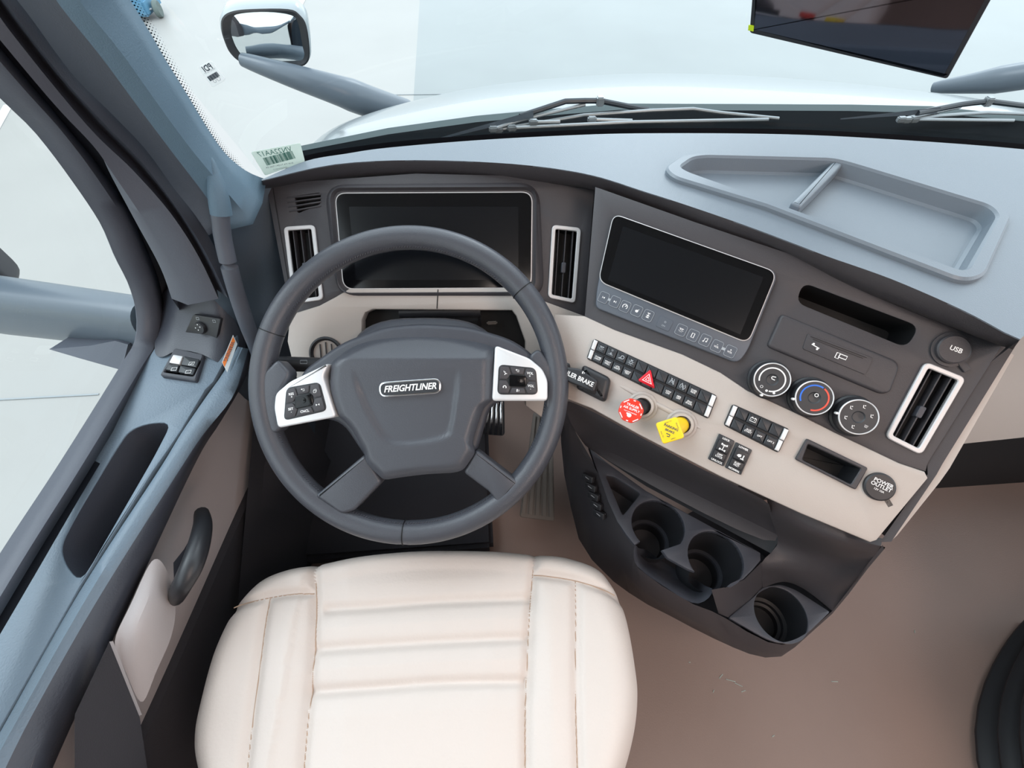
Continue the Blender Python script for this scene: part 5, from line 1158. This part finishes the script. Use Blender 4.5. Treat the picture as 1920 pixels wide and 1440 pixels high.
# convex glass
tn = (nmir-HFr.n*nmir.dot(HFr.n)); b = MB(MIRG); rows = []
gc = HFr.l(500, 72)
for i in range(1, 13):
    s_ = i/12; rows.append([HFr.w(gc[0]+(x-gc[0])*s_, gc[1]+(y-gc[1])*s_, .0-.004-.006*s_*s_) for x, y in gg])
b.grid(rows, MIRG, True); vc = b.bm.verts.new(HFr.w(gc[0], gc[1], -.004)); b.bm.verts.ensure_lookup_table()
for j in range(len(gg)): b.face([b.bm.verts[j], b.bm.verts[(j+1) % len(gg)], vc], MIRG)
b.build('mirror_glass', fm, ang=180)
def arm(pts, radii, m, name, par, flat=1):
    b = MB(m); b.tube(smooth(pts, 4), radii if not isinstance(radii, (int, float)) else radii, m, 18); return b.build(name, par)
kz = .0016
A = [CAM+ray(x, y)*k for x, y, k in ((455, 112, .00154), (540, 140, .00154), (640, 172, .0016), (700, 194, .00168), (760, 214, .00178))]
pts = smooth(A, 4); arm(A, [.018+.027*min(1, i/9) for i in range(len(pts))], MIRB, 'arm', fm)
rm = thing('fender_mirror', 'pale grey mirror arm at the right of the hood, below the monitor', 'mirror', tuple(CAM+ray(1800, 170)*.0017))
A = [CAM+ray(x, y)*k for x, y, k in ((1750, 164, .0018), (1830, 155, .0017), (1920, 142, .0016), (2050, 120, .0015), (2150, 100, .0015))]
pts = smooth(A, 4); arm(A, [.016+.022*min(1, i/6) for i in range(len(pts))], MIRB, 'arm', rm)
# door mirror
dm = thing('door_mirror', 'large blue-grey door mirror arm outside the left window', 'mirror', (-.7, .7, .5))
AR = [(-.66, .70, .585), (-.80, .715, .565), (-.95, .735, .545), (-1.10, .76, .53)]
aR = CAM+ray(222, 600)*.00100; aL = CAM+ray(0, 572)*.00106; aLL = aL+(aL-aR)*.6; aR2 = aR+(aR-aL)*.3
b = MB(MIRB); rows = []
ax = (aR-aL).normalized(); s1 = ax.cross(Vector((0, 0, 1))).normalized(); s2 = s1.cross(ax)
for P_, hh, dd in ((aLL, .066, .045), (aL, .066, .045), (aR, .057, .04), (aR2, .054, .038)):
    rows.append([P_+s1*dd*math.copysign(abs(math.cos(a))**.8, math.cos(a))+s2*hh*math.copysign(abs(math.sin(a))**.8, math.sin(a)) for a in [2*math.pi*i/32 for i in range(32)]])
vv = b.grid(rows, MIRB, True); b.face(vv[-1], MIRB); b.build('arm', dm, ang=60)
b = MB(FRAMEC); P_ = [CAM+ray(x, y)*.00097 for x, y in ((92, 655), (170, 648), (216, 639), (240, 646), (228, 694), (150, 672))]
Pl = [p+Vector((0, .05, -.02)) for p in P_]; b.grid([P_, Pl], FRAMEC, True); b.face([b.bm.verts.new(p) for p in P_], FRAMEC); b.build('arm_base', dm)
b = MB(RUB); hc = CAM+ray(-175, 470)*.00102; fr_ = Frame(hc, Vector((.35, -.9, 0)), Vector((1, .3, 0))); b.prism(fr_, rp(rect(0, .05, .17, .42), .05, 6), -.08, .0, DARK, .02, 4); b.build('mirror_head', dm)
# ================================================================== CART at the far left
cp_ = PZ(303, 33, gz); kx = (cp_-CAM).length/900
ct_ = thing('service_cart', 'blue floor cart with grey wheel beyond the left windshield pillar', 'cart', tuple(cp_))
wr = .105*1.0; wcn = cp_+Vector((0, 0, wr))
b = MB(TYRE); b.lathe(wcn+Vector((-.03, 0, 0)), Vector((1, .15, 0)), [(0, 0), (.05, 0), (.055, -.004), (wr-.01, -.004), (wr, .01), (wr, .05), (wr-.01, .065), (.05, .065), (0, .06)], TYRE, 32); wl = b.build('wheel', ct_)
b = MB(CHRM); b.lathe(wcn+Vector((-.04, 0, 0)), Vector((1, .15, 0)), [(0, -.012), (.02, -.01), (.03, 0)], CHRM, 16); b.build('hub_cap', wl)
b = MB(BLUC); b.box(wcn+Vector((-.45, .10, .05)), (.75, .55, .2), BLUC, bev=.03); b.build('chassis', ct_)
b = MB(WIPM); b.tube([wcn+Vector((-.35, -.22, -.03)), wcn+Vector((-.05, -.05, .02))], .012, WIPM, 10); b.build('handle_bar', ct_)
# ================================================================== PASSENGER SEAT BELLOWS
bl = thing('passenger_seat', 'black pleated rubber skirt of the passenger seat at the right edge', 'seat', (.95, -.1, 0))
b = MB(RUB); rows = []
def brow(s_, z, off):
    base = [(1.20, .12), (1.12, .08), (.93, -.06), (.88, -.26), (.86, -.9)]
    return [Vector((x-off, y+off*.6, z)) for x, y in base]
z = 0
rows.append(brow(0, .0, .0))
for k in range(6):
    rows.append(brow(0, .02+k*.05, .025)); rows.append(brow(0, .045+k*.05, -.015))
b.grid([[p for p in r] for r in rows], RUB); b.grid([rows[-1], [Vector((1.6, p.y, .31)) for p in rows[-1]]], RUB); b.build('bellows', bl, sub=2, ang=80)
b = MB(RUB); b.tube([Vector((.99, .0, .33)), Vector((1.1, .05, .35)), Vector((1.3, .07, .37))], .03, RUB, 16); b.build('cushion_edge', bl)
